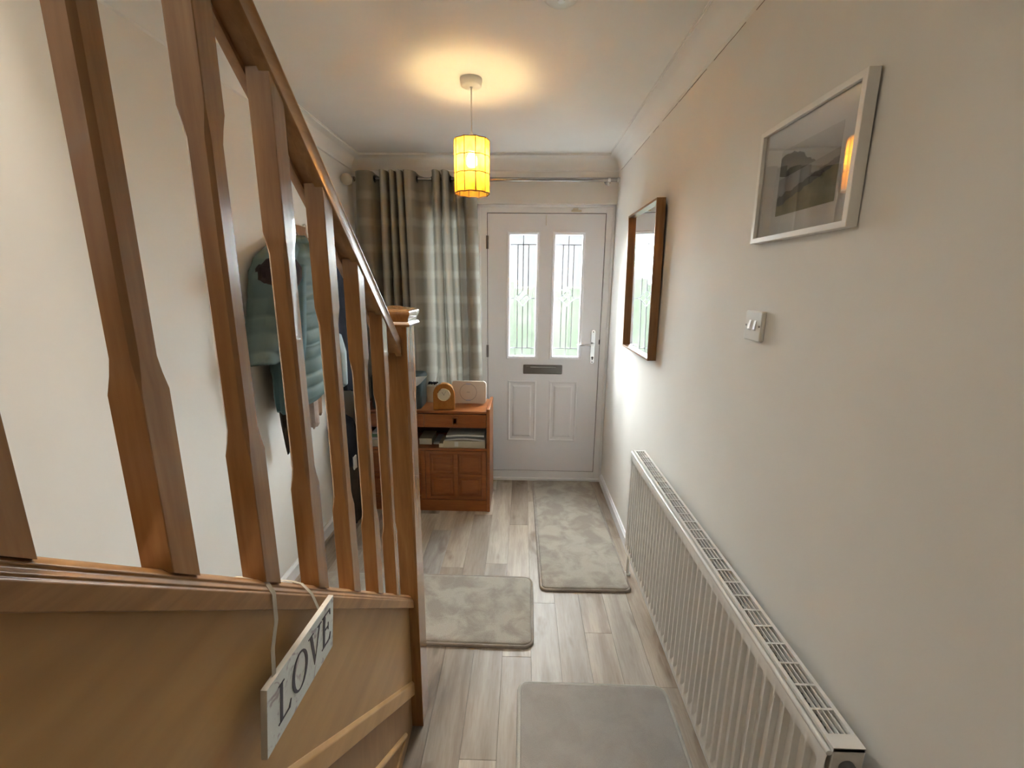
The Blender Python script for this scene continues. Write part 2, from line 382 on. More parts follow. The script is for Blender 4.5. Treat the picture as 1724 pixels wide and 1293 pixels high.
struct('ceiling_upper', MB().box(XL-0.1, -0.25, YB, 1.13, 4.8, 4.85), M['ceiling'])

# coving, one moulded strip per wall, with small quirks at both edges
def cove_profile():
    pr = [(0.0, -0.092)]
    for k in range(9):
        a = PI/2*k/8; pr.append((0.076-0.070*math.cos(a)+0.0, -0.086+0.074*math.sin(a)))
    pr += [(0.080, -0.012), (0.080, -0.004), (0.084, -0.004), (0.084, 0.0)]
    return pr
cp = cove_profile()
b = MB()
loopA = [(XL+d, 1.05, ZC+h) for d, h in cp]; loopB = [(XL+d, YE-d, ZC+h) for d, h in cp]; loopC = [(XR-d, YE-d, ZC+h) for d, h in cp]; loopD = [(XR-d, YB, ZC+h) for d, h in cp]
b.loft([loopA, loopB, loopC, loopD], closed=False, cap=False)
struct('trim_1', b, M['ceiling'], smooth=True, ang=30)
# hairline crack along the bottom of the right-hand cove
m = M['crack'] = mat('hairline_crack', (0.16, 0.13, 0.10), 0.9)
cr = MB(); y = 0.9
while y < 3.05:
    l = random.uniform(0.05, 0.22); pts = [(XR-0.0008, y+l*i/6, ZC-0.0955-random.uniform(0, 0.0025)) for i in range(7)]
    cr.tube(pts, 0.0009, 5); y += l+random.choice([0.0, 0.01, 0.06])
co = cr.build('crack', M['crack'], bpy.data.objects['trim_1'])

def skirt(name, x, sgn, y0, y1, h=0.075):
    t = 0.016; pr = [(0, 0), (t, 0), (t, h-0.014), (t*0.55, h-0.006), (t*0.45, h), (0, h)]
    b = MB(); b.prism(pr, lambda a, c: (x+sgn*a, y0, c), lambda a, c: (x+sgn*a, y1, c)); return struct(name, b, M['gloss'], smooth=True, ang=30)
skirt('baseboard_left', XL, 1, 1.24, YE); skirt('baseboard_right', XR, -1, YB, YE)
b = MB(); b.box(XL+0.016, -0.34, YE-0.016, YE, 0, 0.075); struct('baseboard_front', b, M['gloss'], bevel=0.003)

# ------------------------------------------------------------------ front door
YD = 3.25
door = bpy.data.objects.new('door_1', None); COL.objects.link(door); door.location = (0.155, YD, 0); door['kind'] = 'structure'
PY = lambda x, z, d: (x, YD-d, z)
fr = MB(); fx0, fx1 = -0.328, 0.631; ix0, ix1, iz1 = -0.262, 0.571, 1.998
for (a0, a1, c0, c1) in ((fx0, ix0, 0, 2.05), (ix1, fx1, 0, 2.05), (ix0, ix1, iz1, 2.05)):
    fr.box(a0, a1, YD-0.006, YD+0.07, c0, c1)
# raised outer bead of the frame
fr.box(fx0, fx0+0.022, YD-0.016, YD-0.006, 0, 2.05); fr.box(fx1-0.022, fx1, YD-0.016, YD-0.006, 0, 2.05); fr.box(fx0, fx1, YD-0.016, YD-0.006, 2.032, 2.05)
fr.build('door_frame', M['gloss'], door, bevel=0.003)
sl = MB(); sl.box(ix0, ix1, YD-0.006, YD+0.07, 0.0, 0.071); sl.box(fx0, fx1-0.006, YD-0.030, YD-0.006, 0.0, 0.020)
sl.build('threshold', M['gloss'], door, bevel=0.003)
lx0, lx1, lz0, lz1 = -0.258, 0.567, 0.075, 1.994
wins = [(-0.098, 0.091), (0.224, 0.413)]; wz0, wz1 = 0.990, 1.853
lf = MB(); o = 0.012
xs = [lx0, wins[0][0]-o, wins[0][1]+o, wins[1][0]-o, wins[1][1]+o, lx1]; zs = [lz0, wz0-o, wz1+o, lz1]
for i in range(5):
    for j in range(3):
        if j == 1 and i in (1, 3): continue
        x0, x1, z0, z1 = xs[i], xs[i+1], zs[j], zs[j+1]
        # lower raised panels leave a rectangular recess
        if j == 0 and i in (1, 3):
            px0, px1 = ((-0.108, 0.109), (0.205, 0.419))[i//2]
        lf.box(x0, x1, YD, YD+0.044, z0, z1)
lf.build('door_leaf', M['door'], door)
gk = MB()
for (a0, a1, c0, c1) in ((ix0, lx0, lz0-0.004, iz1), (lx1, ix1, lz0-0.004, iz1), (ix0, ix1, lz1, iz1), (ix0, ix1, 0.071, lz0)):
    gk.box(a0, a1, YD+0.004, YD+0.05, c0, c1)
gk.build('door_seal', M['gasket'], door)
for px0, px1 in ((-0.108, 0.109), (0.205, 0.419)):
    q = MB(); st = [(0, 0.0), (0.003, 0.006), (0.010, 0.0085), (0.016, 0.003), (0.020, 0.0012), (0.036, 0.0012), (0.048, 0.0085), (0.051, 0.0085)]
    q.loft(rect_loops(px0, px1, 0.322, 0.803, st, PY), True, True); q.build('raised_panel', M['door'], door, smooth=True, ang=20)
for wx0, wx1 in wins:
    c = MB(); st = [(-0.024, 0.0), (-0.022, 0.007), (-0.016, 0.009), (-0.010, 0.006), (-0.004, 0.005), (0.0, 0.001), (0.0, -0.020)]
    c.loft(rect_loops(wx0, wx1, wz0, wz1, st, PY), True, False)
    win = c.build('window_surround', M['door'], door, smooth=True, ang=30)
    MB().box(wx0-0.004, wx1+0.004, YD+0.020, YD+0.026, wz0-0.004, wz1+0.004).build('glass_pane', M['obscure'], win)
    t = 0.0062; W = wx1-wx0; cx = (wx0+wx1)/2; yl = YD+0.0185
    zt, zb = wz1-0.065, wz0+0.058; zm = wz1-0.44
    def bar(x0, z0, x1, z1, wd=t):
        d = Vector((x1-x0, 0, z1-z0)); n = Vector((d.z, 0, -d.x)).normalized()*wd/2; q = MB()
        p = [Vector((x0, yl, z0)), Vector((x1, yl, z1))]
        vs = [p[0]-n, p[0]+n, p[1]+n, p[1]-n]; q.add(vs+[v+Vector((0, -0.0012, 0)) for v in vs], [(0, 1, 2, 3), (4, 5, 6, 7), (0, 1, 5, 4), (1, 2, 6, 5), (2, 3, 7, 6), (3, 0, 4, 7)])
        q.build('lead_strip', M['lead'], win)
    bar(wx0, zt, wx1, zt); bar(wx0, zb, wx1, zb)
    for dx in (-0.039, 0.038):
        bar(cx+dx, zt, cx+dx, zm+0.018); bar(cx+dx, zm-0.018, cx+dx, zb)
    bar(cx, wz1, cx, zm+0.062); bar(cx, zm-0.060, cx, wz0)
    bar(wx0, zm, cx-0.060, zm); bar(cx+0.060, zm, wx1, zm)
    # concave four-pointed star with a small crossed lozenge
    star = MB()
    P4 = [(0, 0.062), (0.062, 0), (0, -0.062), (-0.062, 0)]
    for i in range(4):
        a, bb = P4[i], P4[(i+1) % 4]; mid = ((a[0]+bb[0])*0.36, (a[1]+bb[1])*0.36)
        pts = []
        for k in range(7):
            s = k/6; x = (1-s)**2*a[0]+2*s*(1-s)*mid[0]+s*s*bb[0]; z = (1-s)**2*a[1]+2*s*(1-s)*mid[1]+s*s*bb[1]; pts.append((cx+x, yl-0.001, zm+z))
        star.tube(pts, 0.0028, 5)
        q = (P4[i][0]*0.0, P4[i][1]*0.0)
    for sx, sz in ((1, 1), (1, -1)):
        star.tube([(cx-0.0235*sx, yl-0.001, zm-0.0235*sz), (cx+0.0235*sx, yl-0.001, zm+0.0235*sz)], 0.0022, 5)
    star.build('lead_star', M['lead'], win)
# letter plate
q = MB(); q.prism(rrect(0.007, 0.299, 0.855, 0.926, 0.006, 3), lambda a, c: (a, YD, c), lambda a, c: (a, YD-0.010, c))
lp = q.build('letter_plate', M['chrome_d'], door, bevel=0.002)
q = MB(); q.prism(rrect(0.022, 0.284, 0.872, 0.915, 0.004, 3), lambda a, c: (a, YD-0.010, c), lambda a, c: (a, YD-0.015, c)); q.build('letter_flap', M['chrome_d'], lp, bevel=0.002)
q = MB(); q.tube([(0.06, YD-0.017, 0.909), (0.25, YD-0.017, 0.909)], 0.0035, 8); q.build('flap_grip', M['chrome'], lp, smooth=True)
# handle
q = MB(); q.prism(rrect(0.503, 0.534, 0.938, 1.190, 0.0154, 6), lambda a, c: (a, YD, c), lambda a, c: (a, YD-0.008, c))
hd = q.build('handle_plate', M['chrome'], door, bevel=0.002)
q = MB(); q.lathe([(0.0115, 0), (0.0115, -0.018), (0.009, -0.045), (0.008, -0.052)], (0.519, YD-0.008, 1.086), 20, 'y')
q.tube([(0.522, YD-0.050, 1.087), (0.50, YD-0.056, 1.087), (0.46, YD-0.058, 1.085), (0.42, YD-0.056, 1.082), (0.398, YD-0.052, 1.083)], [0.009, 0.0095, 0.009, 0.0095, 0.006], 12, flat=0.75)
q.build('lever', M['chrome'], hd, smooth=True, ang=60)
q = MB(); q.lathe([(0.0085, 0), (0.0085, -0.004)], (0.519, YD-0.008, 0.985), 16, 'y'); q.box(0.5155, 0.5225, YD-0.012, YD-0.008, 0.968, 0.984); q.build('keyhole', M['hinge'], hd)
for zz in (1.176, 0.952):
    q = MB(); q.lathe([(0.0045, 0), (0.0045, -0.002)], (0.519, YD-0.008, zz), 10, 'y'); q.build('screw', M['hinge'], hd)
q = MB(); q.box(0.562, 0.570, YD-0.006, YD+0.004, 1.085, 1.118); q.build('latch_keep', M['gasket'], door)
for zz in (1.80, 1.025, 0.25):
    q = MB(); q.box(-0.268, -0.252, YD-0.010, YD, zz-0.045, zz+0.045); q.lathe([(0.006, -0.045), (0.006, 0.045)], (-0.260, YD-0.010, zz), 12); q.build('hinge', M['hinge'], door, smooth=True)
# little brown wedge of draught stay on the head of the frame, small white sticker hook
q = MB(); q.box(0.325, 0.395, YD-0.024, YD-0.006, 2.003, 2.016); q.box(0.335, 0.372, YD-0.026, YD-0.006, 2.016, 2.028); q.build('door_stay', M['cream'], door, bevel=0.003)
q = MB(); q.lathe([(0.001, 0.0), (0.010, 0.002), (0.010, 0.006), (0.004, 0.009)], (0.155, YD-0.0, 1.945), 14, 'y')
q2 = MB(); q2.tube([(0.155, YD-0.004, 1.985), (0.155, YD-0.006, 1.955), (0.155, YD-0.006, 1.915)], [0.006, 0.009, 0.008], 10, flat=0.5); q2.build('wreath_hook', M['plastic'], door, smooth=True)

# sidelight window behind the curtain
w1 = MB()
for (a0, a1, c0, c1) in ((-0.68, -0.645, 0.45, 2.04), (-0.435, -0.40, 0.45, 2.04), (-0.645, -0.435, 0.45, 0.49), (-0.645, -0.435, 2.00, 2.04)):
    w1.box(a0, a1, YE+0.06, YE+0.12, c0, c1)
wo = struct('window_1', w1, M['gloss'], bevel=0.004)
MB().box(-0.645, -0.435, YE+0.088, YE+0.094, 0.49, 2.00).build('glass_pane', M['clearglass'], wo)

# outside: garden seen only as light and faint green through the obscured glass
struct('ground', MB().box(-12, 12, 6.2, 22, -0.3, -0.15), M['lawn'])
struct('ground', MB().box(-12, 12, YE+0.15, 6.2, -0.3, -0.15), M['added_paving'])
q = MB()
for i in range(40):
    x = -7+14*i/39; q.box(x, x+0.4, 9.0+random.uniform(-.15, .15), 9.8, -0.2, 1.55+random.uniform(-0.12, 0.12))
hg = q.build('garden_hedge', M['hedge'], bevel=0.05); tag(hg, 'green garden hedge seen faintly through the obscured door glass', 'hedge')

# ------------------------------------------------------------------ staircase
st = thing('staircase', 'varnished brown wooden staircase with square balusters and sloping handrail on the left', 'staircase', (-0.36, 1.258, 0))
SL = 0.824
def zc(y): return 1.053-SL*(y-0.524)
def zr(y): return 0.766-SL*(y-0.527)
def zh(y): return 1.547-0.836*(y-0.931)
YS0, YS1 = -0.62, 1.224
def sloped(poly, zfun, y0, y1):
    b = MB(); return b.prism(poly, lambda a, c: (a, y0, zfun(y0)+c), lambda a, c: (a, y1, zfun(y1)+c))
sloped([(-0.357, -0.29), (-0.357, 0.012), (-0.383, 0.012), (-0.383, -0.29)], zc, YS0, YS1).build('string_board', M['string'], st)
sloped([(-0.339, 0.0), (-0.339, 0.026), (-0.342, 0.0285), (-0.3405, 0.031), (-0.344, 0.034), (-0.3465, 0.0365), (-0.345, 0.040), (-0.349, 0.044), (-0.356, 0.0475), (-0.386, 0.0475), (-0.389, 0.044), (-0.389, 0.0)], zc, YS0, YS1-0.002).build('string_capping', M['sapele_s'], st, bevel=0.0012, seg=2)
sloped([(-0.350, -0.058), (-0.350, -0.010), (-0.357, 0.0), (-0.384, 0.0), (-0.384, -0.058)], zr, YS0, YS1).build('bottom_rail', M['string'], st, bevel=0.002)
# spandrel panel below the string with a triangular moulding
b = MB(); ys = YS0; zl = zr(YS0)-0.03
b.prism([(ys, 0.0), (YS1, 0.0), (YS1, zr(YS1)-0.03), (ys, zl)], lambda a, c: (-0.364, a, c), lambda a, c: (-0.380, a, c)); sp_ = b.build('spandrel_panel', M['spandrel'], st)
b = MB(); b.tube([(-0.363, 1.135, 0.068), (-0.363, -0.5, 0.068+1.635*0.80)], 0.009, 10, flat=1.0); b.build('spandrel_moulding', M['string'], st, smooth=True)
b = MB(); b.tube([(-0.363, 1.135, 0.066), (-0.363, -0.5, 0.066)], 0.006, 10); b.build('spandrel_moulding', M['string'], st, smooth=True)
# newel post with stopped chamfers
def sqpost(cx, cy, prof, tb=0.0, tt=0.0):
    """prof: list of (z, half, chamfer); tb/tt shear of bottom/top end with y"""
    loops = []
    for i, (z, h, c) in enumerate(prof):
        pts = [(h-c, -h), (h, -h+c), (h, h-c), (h-c, h), (-h+c, h), (-h, h-c), (-h, -h+c), (-h+c, -h)]
        sh = tb if i == 0 else (tt if i == len(prof)-1 else 0)
        loops.append([(cx+a, cy+q, z+sh*q) for a, q in pts])
    return MB().loft(loops)
nw = sqpost(-0.370, 1.269, [(0.0, 0.044, 0.0015), (0.60, 0.044, 0.0015), (0.63, 0.0435, 0.006), (1.165, 0.0435, 0.006), (1.195, 0.044, 0.0015), (1.392, 0.044, 0.0015)])
newel = nw.build('newel_post', M['sapele'], st, smooth=True, ang=25)
cap = []
for z, h in ((1.384, 0.045), (1.386, 0.055), (1.392, 0.0575), (1.397, 0.055), (1.400, 0.051), (1.410, 0.0525), (1.417, 0.0565), (1.424, 0.058), (1.429, 0.0565), (1.431, 0.051), (1.434, 0.048), (1.442, 0.006)):
    cap.append([(-0.370+h, 1.269-h, z), (-0.370+h, 1.269+h, z), (-0.370-h, 1.269+h, z), (-0.370-h, 1.269-h, z)])
MB().loft(cap).build('newel_cap', M['sapele'], newel, smooth=True, ang=30)
# handrail
hp = [(-0.394, 0.003), (-0.391, 0.0), (-0.379, 0.0), (-0.379, 0.009), (-0.358, 0.009), (-0.358, 0.0), (-0.3435, 0.0), (-0.342, 0.002), (-0.342, 0.004), (-0.3432, 0.007), (-0.3432, 0.038), (-0.342, 0.040), (-0.3425, 0.046), (-0.346, 0.051), (-0.358, 0.054), (-0.378, 0.054), (-0.390, 0.050), (-0.394, 0.043), (-0.391, 0.030)]
sloped(hp, zh, YS0, YS1).build('handrail', M['sapele_s'], st, smooth=True, ang=50)
for y in (-0.317, -0.178, -0.039, 0.100, 0.239, 0.378, 0.517, 0.656, 0.795, 0.934, 1.073):
    yc = y+0.0155; zb = zc(yc)+0.044; zt = zh(yc)+0.006; xc = -0.3605
    prof = [(zb, 0.0163, 0.0008), (zb+0.195, 0.0163, 0.0008), (zb+0.212, 0.0150, 0.0030), (zb+0.228, 0.0142, 0.0045), (zb+0.565, 0.0142, 0.0045), (zb+0.580, 0.0150, 0.0030), (zb+0.597, 0.0163, 0.0008), (zt, 0.0163, 0.0008)]
    sqpost(xc, yc, prof, -SL, -0.836).build('baluster', M['sapele'], st, smooth=True, ang=22)
# treads and risers between string and wall string
R_, G_ = 0.1915, 0.2325
for i in range(8):
    yn = 1.17-G_*i; zt = R_*(i+1)
    if i == 0: zt = R_
    b = MB(); b.box(XL+0.028, -0.384, yn-G_-0.01, yn+0.02, zt-0.022, zt); b.build('tread', M['carpet'], st, bevel=0.004)
    b = MB(); b.box(XL+0.028, -0.384, yn-0.012, yn, zt-R_, zt-0.022); b.build('riser', M['carpet'], st)
b = MB(); b.prism([(YS0, zc(YS0)-0.29), (YS0, zc(YS0)-0.02), (1.23, max(zc(1.23)-0.02, 0.2)), (1.23, 0.0), (1.10, 0.0)], lambda a, c: (XL+0.001, a, c), lambda a, c: (XL+0.026, a, c)); b.build('wall_string', M['gloss'], st)

# LOVE sign hung by ribbon from the capping
X0 = -0.3300; X1 = -0.3215
TL_, TR_, BR_, BL_ = (0.456, 0.990), (0.655, 0.974), (0.636, 0.888), (0.440, 0.899)
sg = thing('hanging_sign', 'small pale wooden sign reading LOVE hung by a ribbon on the stair string', 'sign', (-0.326, 0.55, 0.94))
b = MB(); b.prism([BL_, BR_, TR_, TL_], lambda a, c: (X0, a, c), lambda a, c: (X1, a, c)); b.build('board', M['signboard'], sg, bevel=0.0006, seg=1)
q = MB(); e = 0.0004
for (A, B) in ((TL_, TR_), (BL_, TL_)):
    pass
q.add([(X0, TL_[0]-0.0003, TL_[1]+e), (X1, TL_[0]-0.0003, TL_[1]+e), (X1, TR_[0], TR_[1]+e), (X0, TR_[0], TR_[1]+e)], [(0, 1, 2, 3)])
q.add([(X0, BL_[0]-e, BL_[1]), (X1, BL_[0]-e, BL_[1]), (X1, TL_[0]-e, TL_[1]), (X0, TL_[0]-e, TL_[1])], [(0, 1, 2, 3)])
q.build('bare_edge', M['signedge'], sg)
def serif(ch):
    """strokes as polygons in a unit-high box; returns list of polygons, width"""
    if ch == 'L': return [[(0.10, 0), (0.22, 0), (0.22, 1), (0.10, 1)], [(0.02, 0.97), (0.30, 0.97), (0.30, 1), (0.02, 1)], [(0.02, 0), (0.60, 0), (0.66, 0.20), (0.62, 0.20), (0.52, 0.05), (0.02, 0.03)]], 0.68
    if ch == 'V': return [[(0.08, 1), (0.22, 1), (0.46, 0.16), (0.40, -0.02)], [(0.40, -0.02), (0.45, 0.10), (0.74, 1), (0.68, 1)], [(0.0, 0.97), (0.31, 0.97), (0.31, 1), (0.0, 1)], [(0.58, 0.97), (0.84, 0.97), (0.84, 1), (0.58, 1)]], 0.86
    if ch == 'E': return [[(0.10, 0), (0.22, 0), (0.22, 1), (0.10, 1)], [(0.02, 0), (0.60, 0), (0.65, 0.20), (0.61, 0.20), (0.52, 0.045), (0.02, 0.03)], [(0.02, 1), (0.58, 1), (0.60, 0.80), (0.57, 0.80), (0.50, 0.955), (0.02, 0.97)], [(0.22, 0.49), (0.45, 0.49), (0.45, 0.535), (0.22, 0.535)], [(0.44, 0.40), (0.47, 0.40), (0.47, 0.63), (0.44, 0.63)]], 0.68
    if ch == 'O':
        ps = []; n = 28
        for k in range(n):
            a, c = 2*PI*k/n, 2*PI*(k+1)/n
            o_ = lambda t: (0.45+0.44*math.cos(t), 0.5+0.53*math.sin(t)); i_ = lambda t: (0.45+0.31*math.cos(t+0.0), 0.5+0.49*math.sin(t))
            ps.append([o_(a), o_(c), i_(c), i_(a)])
        return ps, 0.92
def sgn_pt(u, v):   # u along 0..1, v up 0..1 on the board face
    bo = (BL_[0]+(BR_[0]-BL_[0])*u, BL_[1]+(BR_[1]-BL_[1])*u); to = (TL_[0]+(TR_[0]-TL_[0])*u, TL_[1]+(TR_[1]-TL_[1])*u)
    return (X1+0.0009, bo[0]+(to[0]-bo[0])*v, bo[1]+(to[1]-bo[1])*v)
H, Wd = 0.50, 0.197; cu = 0.125; hh = 0.086
for ch, vo in (('L', 0.22), ('O', 0.25), ('V', 0.25), ('E', 0.26)):
    polys, wd = serif(ch); q = MB(); sc = 0.051
    for pl in polys:
        f0 = [sgn_pt(cu+a*sc/Wd, vo+c*sc/hh) for a, c in pl]
        q.add(f0+[(p[0]-0.0012, p[1], p[2]) for p in f0], [tuple(range(len(pl)))]+[(i, (i+1) % len(pl), (i+1) % len(pl)+len(pl), i+len(pl)) for i in range(len(pl))])
    q.build('letter', M['letter'], sg); cu += (wd+0.02)*sc/Wd
def ribbon(pts, wdir, w=0.0035, name='ribbon'):
    wv = Vector(wdir).normalized()*w; loops = []
    for i, p in enumerate(pts):
        p = Vector(p); t = (Vector(pts[min(i+1, len(pts)-1)])-Vector(pts[max(i-1, 0)])).normalized(); n = t.cross(wv).normalized()*0.0004
        loops.append([p-wv-n, p+wv-n, p+wv+n, p-wv+n])
    return MB().loft(loops).build(name, M['ribbon'], sg, smooth=True, ang=50)
ya = 0.520
ribbon([(-0.392, ya-0.02, zc(ya)+0.030), (-0.385, ya-0.008, zc(ya)+0.050+0.006), (-0.360, ya, zc(ya)+0.050), (-0.347, ya, zc(ya)+0.044), (-0.337, ya-0.002, zc(ya)+0.028), (-0.3345, ya-0.008, zc(ya)-0.01), (-0.330, ya-0.030, 1.02), (-0.326, 0.480, 0.987)], (0.15, 1, -0.2))
ya = 0.600
ribbon([(-0.392, ya-0.01, zc(ya)+0.030), (-0.385, ya-0.004, zc(ya)+0.056), (-0.360, ya, zc(ya)+0.051), (-0.346, ya+0.004, zc(ya)+0.044), (-0.336, ya+0.012, zc(ya)+0.020), (-0.330, ya+0.020, zc(ya)-0.02), (-0.327, ya+0.028, 0.976)], (0.1, 1, -0.5))

# ------------------------------------------------------------------ radiator
rd = thing('radiator', 'long white ribbed panel radiator low on the right wall', 'radiator', (0.58, 1.33, 0.18))
ry0, ry1, rz0, rz1, rx = 0.620, 2.040, 0.180, 0.712, 0.540
npit = 40; pit = (ry1-ry0-0.03)/npit; cols = []; 
ysl = [(ry0, -1)]
for k in range(npit):
    y0 = ry0+0.015+k*pit
    for s, d in ((0.0, 0), (0.07, 0), (0.16, 1), (0.84, 1), (0.93, 0)): ysl.append((y0+s*pit, d, s))
ysl.append((ry1, -1))
zs_ = [rz0, rz0+0.022, rz0+0.026, rz0+0.030, rz0+0.036, rz0+0.044, rz0+0.30, rz1-0.062, rz1-0.052, rz1-0.044, rz1-0.038, rz1-0.034, rz1-0.012, rz1]
g = MB(); nz_ = len(zs_); vs = []
for yy in ysl:
    d = yy[1]; s = yy[2] if len(yy) > 2 else 0
    for j, z in enumerate(zs_):
        dep = 0.0
        if d == 1:
            m_ = min(z-(rz0+0.022), (rz1-0.034)-z); dep = 0.013*max(0, min(1, m_/0.022))
        if j in (0, nz_-1): dep = 0.004
        vs.append((rx+dep, yy[0], z))
fs = [(i*nz_+j, (i+1)*nz_+j, (i+1)*nz_+j+1, i*nz_+j+1) for i in range(len(ysl)-1) for j in range(nz_-1)]
g.add(vs, fs); g.build('front_panel', M['rad'], rd, smooth=True, ang=60)
b = MB(); b.box(rx+0.012, rx+0.015, ry0+0.004, ry1-0.004, rz0+0.003, rz1-0.004); b.box(0.594, 0.602, ry0+0.004, ry1-0.004, rz0, rz1-0.006); b.build('back_panel', M['rad'], rd)
b = MB()
for x0 in (0.5585, 0.5795):   # convector fin banks
    y = ry0+0.04
    while y < ry1-0.04: b.box(x0, x0+0.016, y, y+0.0012, rz0+0.06, rz1-0.035); y += 0.012
o = b.build('convector_fins', M['rad_in'], rd)
o['kind'] = 'stuff'
b = MB(); b.box(0.556, 0.594, ry0+0.004, ry1-0.004, rz0+0.03, rz0+0.034); b.build('lower_plate', M['rad_dark'], rd)
for ya, yb in ((ry0, ry0+0.0035), (ry1-0.0035, ry1)):
    b = MB(); b.box(rx+0.010, 0.606, ya, yb, rz0+0.01, rz1+0.010); b.build('side_cover', M['rad'], rd, bevel=0.002)
# top grille
b = MB(); gz0, gz1 = rz1+0.002, rz1+0.010; gx0, gx1 = 0.550, 0.606
b.box(gx0, gx0+0.008, ry0, ry1, gz0, gz1); b.box(gx1-0.008, gx1, ry0, ry1, gz0, gz1)
b.box(gx0+0.008, gx1-0.008, ry0, ry0+0.026, gz0, gz1); b.box(gx0+0.008, gx1-0.008, ry1-0.015, ry1, gz0, gz1)
for k in range(1, 4):
    xx = gx0+0.008+(gx1-gx0-0.016)*k/4; b.box(xx-0.001, xx+0.001, ry0+0.026, ry1-0.015, gz0, gz1-0.001)
y = 0.694
while y < ry1-0.03: b.box(gx0+0.008, gx1-0.008, y-0.0022, y+0.0022, gz0, gz1-0.0005); y += 0.0523
b.build('top_grille', M['rad'], rd)
b = MB(); b.tube([(rx+0.004, ry0, rz1-0.001), (rx+0.004, ry1, rz1-0.001)], 0.0055, 10); b.build('top_bead', M['rad'], rd, smooth=True)
b = MB(); b.lathe([(0.0135, 0), (0.0135, -0.012), (0.009, -0.013), (0.009, -0.006)], (0.578, ry0, rz1-0.030), 20, 'y'); b.build('end_plug', M['valve'], rd, smooth=True)
for yy in (ry0+0.25, ry1-0.25):
    b = MB(); b.box(0.602, XR-0.0005, yy-0.02, yy+0.02, rz0+0.04, rz1-0.06); b.build('wall_bracket', M['rad'], rd)
b = MB(); b.tube([(0.578, ry1-0.02, 0.22), (0.578, ry1+0.045, 0.215), (0.578, ry1+0.05, 0.20), (0.578, ry1+0.05, 0.0)], 0.0085, 12); b.build('pipe', M['rad'], rd, smooth=True)
b = MB(); b.lathe([(0.012, 0.0), (0.014, 0.01), (0.014, 0.045), (0.010, 0.05)], (0.578, ry1+0.05, 0.175), 16); b.build('valve', M['plastic'], rd, smooth=True)
b = MB(); b.lathe([(0.018, 0.0), (0.018, 0.004), (0.010, 0.008)], (0.578, ry1+0.05, 0.0), 16); b.build('pipe_collar', M['plastic'], rd, smooth=True)

# ------------------------------------------------------------------ rugs
def rug(name, label, x0, x1, y0, y1, r, th, m1, m2, rot=0.0):
    cx, cy = (x0+x1)/2, (y0+y1)/2; t = thing(name, label, 'rug', (cx, cy, 0), (0, 0, rot), 'rugs on the hall floor')
    w, h = x1-x0, y1-y0; base_ = rrect(-w/2, w/2, -h/2, h/2, r, 8)
    def ins(d, z, wob=0.0): 
        s = []
        for a, c in rrect(-w/2+d, w/2-d, -h/2+d, h/2-d, max(r-d, 0.004), 8): s.append((a, c, z))
        return s
    # resample long edges for a slightly wavy binding
    def dens(l, z, amp):
        o = []; n = len(l)
        for i in range(n):
            p, q = Vector(l[i]), Vector(l[(i+1) % n]); k = max(1, int((q-p).length/0.03))
            for j in range(k):
                v_ = p.lerp(q, j/k); a = 3.1*v_.x*9+v_.y*13; v_.z += amp*math.sin(a*1.7)+amp*0.6*math.sin(a*4.3+1); o.append(v_)
        return o
    L0 = [ins(0.0, 0.0), ins(-0.002, th*0.45), ins(0.001, th*0.85), ins(0.005, th*0.98), ins(0.009, th*0.80), ins(0.011, th*0.72)]
    n0 = [int(1)]
    b = MB(); b.loft(L0, True, False); b.build('binding', m2, t, smooth=True, local=True, ang=80)
    b = MB(); L1 = [ins(0.0105, th*0.60), ins(0.012, th*1.0), ins(0.017, th*1.15), ins(0.030, th*1.2)]; b.loft(L1, True, True); b.build('pile', m1, t, smooth=True, local=True, ang=60)
    return t
rug('rug', 'long taupe mottled rug running from the front door along the right wall', 0.098, 0.560, 1.935, 3.205, 0.035, 0.014, M['rug'], M['rug_edge'], 0.012)
rug('rug', 'taupe mottled rug lying crosswise at the foot of the stairs', -1.03, 0.068, 1.575, 2.035, 0.045, 0.014, M['rug'], M['rug_edge'], -0.012)
rug('rug', 'plain grey rug with a pale edge nearest the camera beside the radiator', 0.000, 0.562, 0.50, 1.408, 0.045, 0.010, M['rug_g'], M['rug_ge'], -0.002)

# ------------------------------------------------------------------ pendant lamp
px_, py_ = -0.232, 2.070
lamp = thing('pendant_lamp', 'lit yellow capiz shell pendant lamp hanging from the hall ceiling', 'lamp', (px_, py_, ZC))
b = MB(); b.lathe([(0.0465, 0.0), (0.0465, -0.006), (0.0425, -0.026), (0.038, -0.029), (0.006, -0.030), (0.005, -0.034)], (px_, py_, ZC), 32); b.build('ceiling_rose', M['plastic'], lamp, smooth=True, ang=50)
b = MB(); b.tube([(px_, py_, ZC-0.03), (px_, py_, 2.135)], 0.0028, 8); b.build('flex', M['plastic'], lamp, smooth=True)
b = MB(); b.lathe([(0.003, 0.032), (0.007, 0.026), (0.013, 0.018), (0.017, 0.008), (0.017, 0.0), (0.014, -0.004), (0.014, -0.046)], (px_, py_, 2.112), 20); b.build('lamp_holder', M['plastic'], lamp, smooth=True)
b = MB(); b.lathe([(0.010, 0.030), (0.012, 0.022), (0.021, 0.010), (0.025, -0.006), (0.024, -0.020), (0.016, -0.031), (0.002, -0.035)], (px_, py_, 2.036), 20); b.build('bulb', M['bulb'], lamp, smooth=True)
shade = MB(); RS, NP = 0.0765, 10; zt_, zb_ = 2.109, 1.893; rows = [zt_, zt_-0.068, zt_-0.138, zb_]
def spt(k, r_=RS): a = 2*PI*k/NP+PI/10-PI/2; return px_+r_*math.cos(a), py_+r_*math.sin(a)
wob = lambda k, r: 0.0035*math.cos(PI*k) if 0 < r < 3 else 0.0025*math.cos(PI*k)
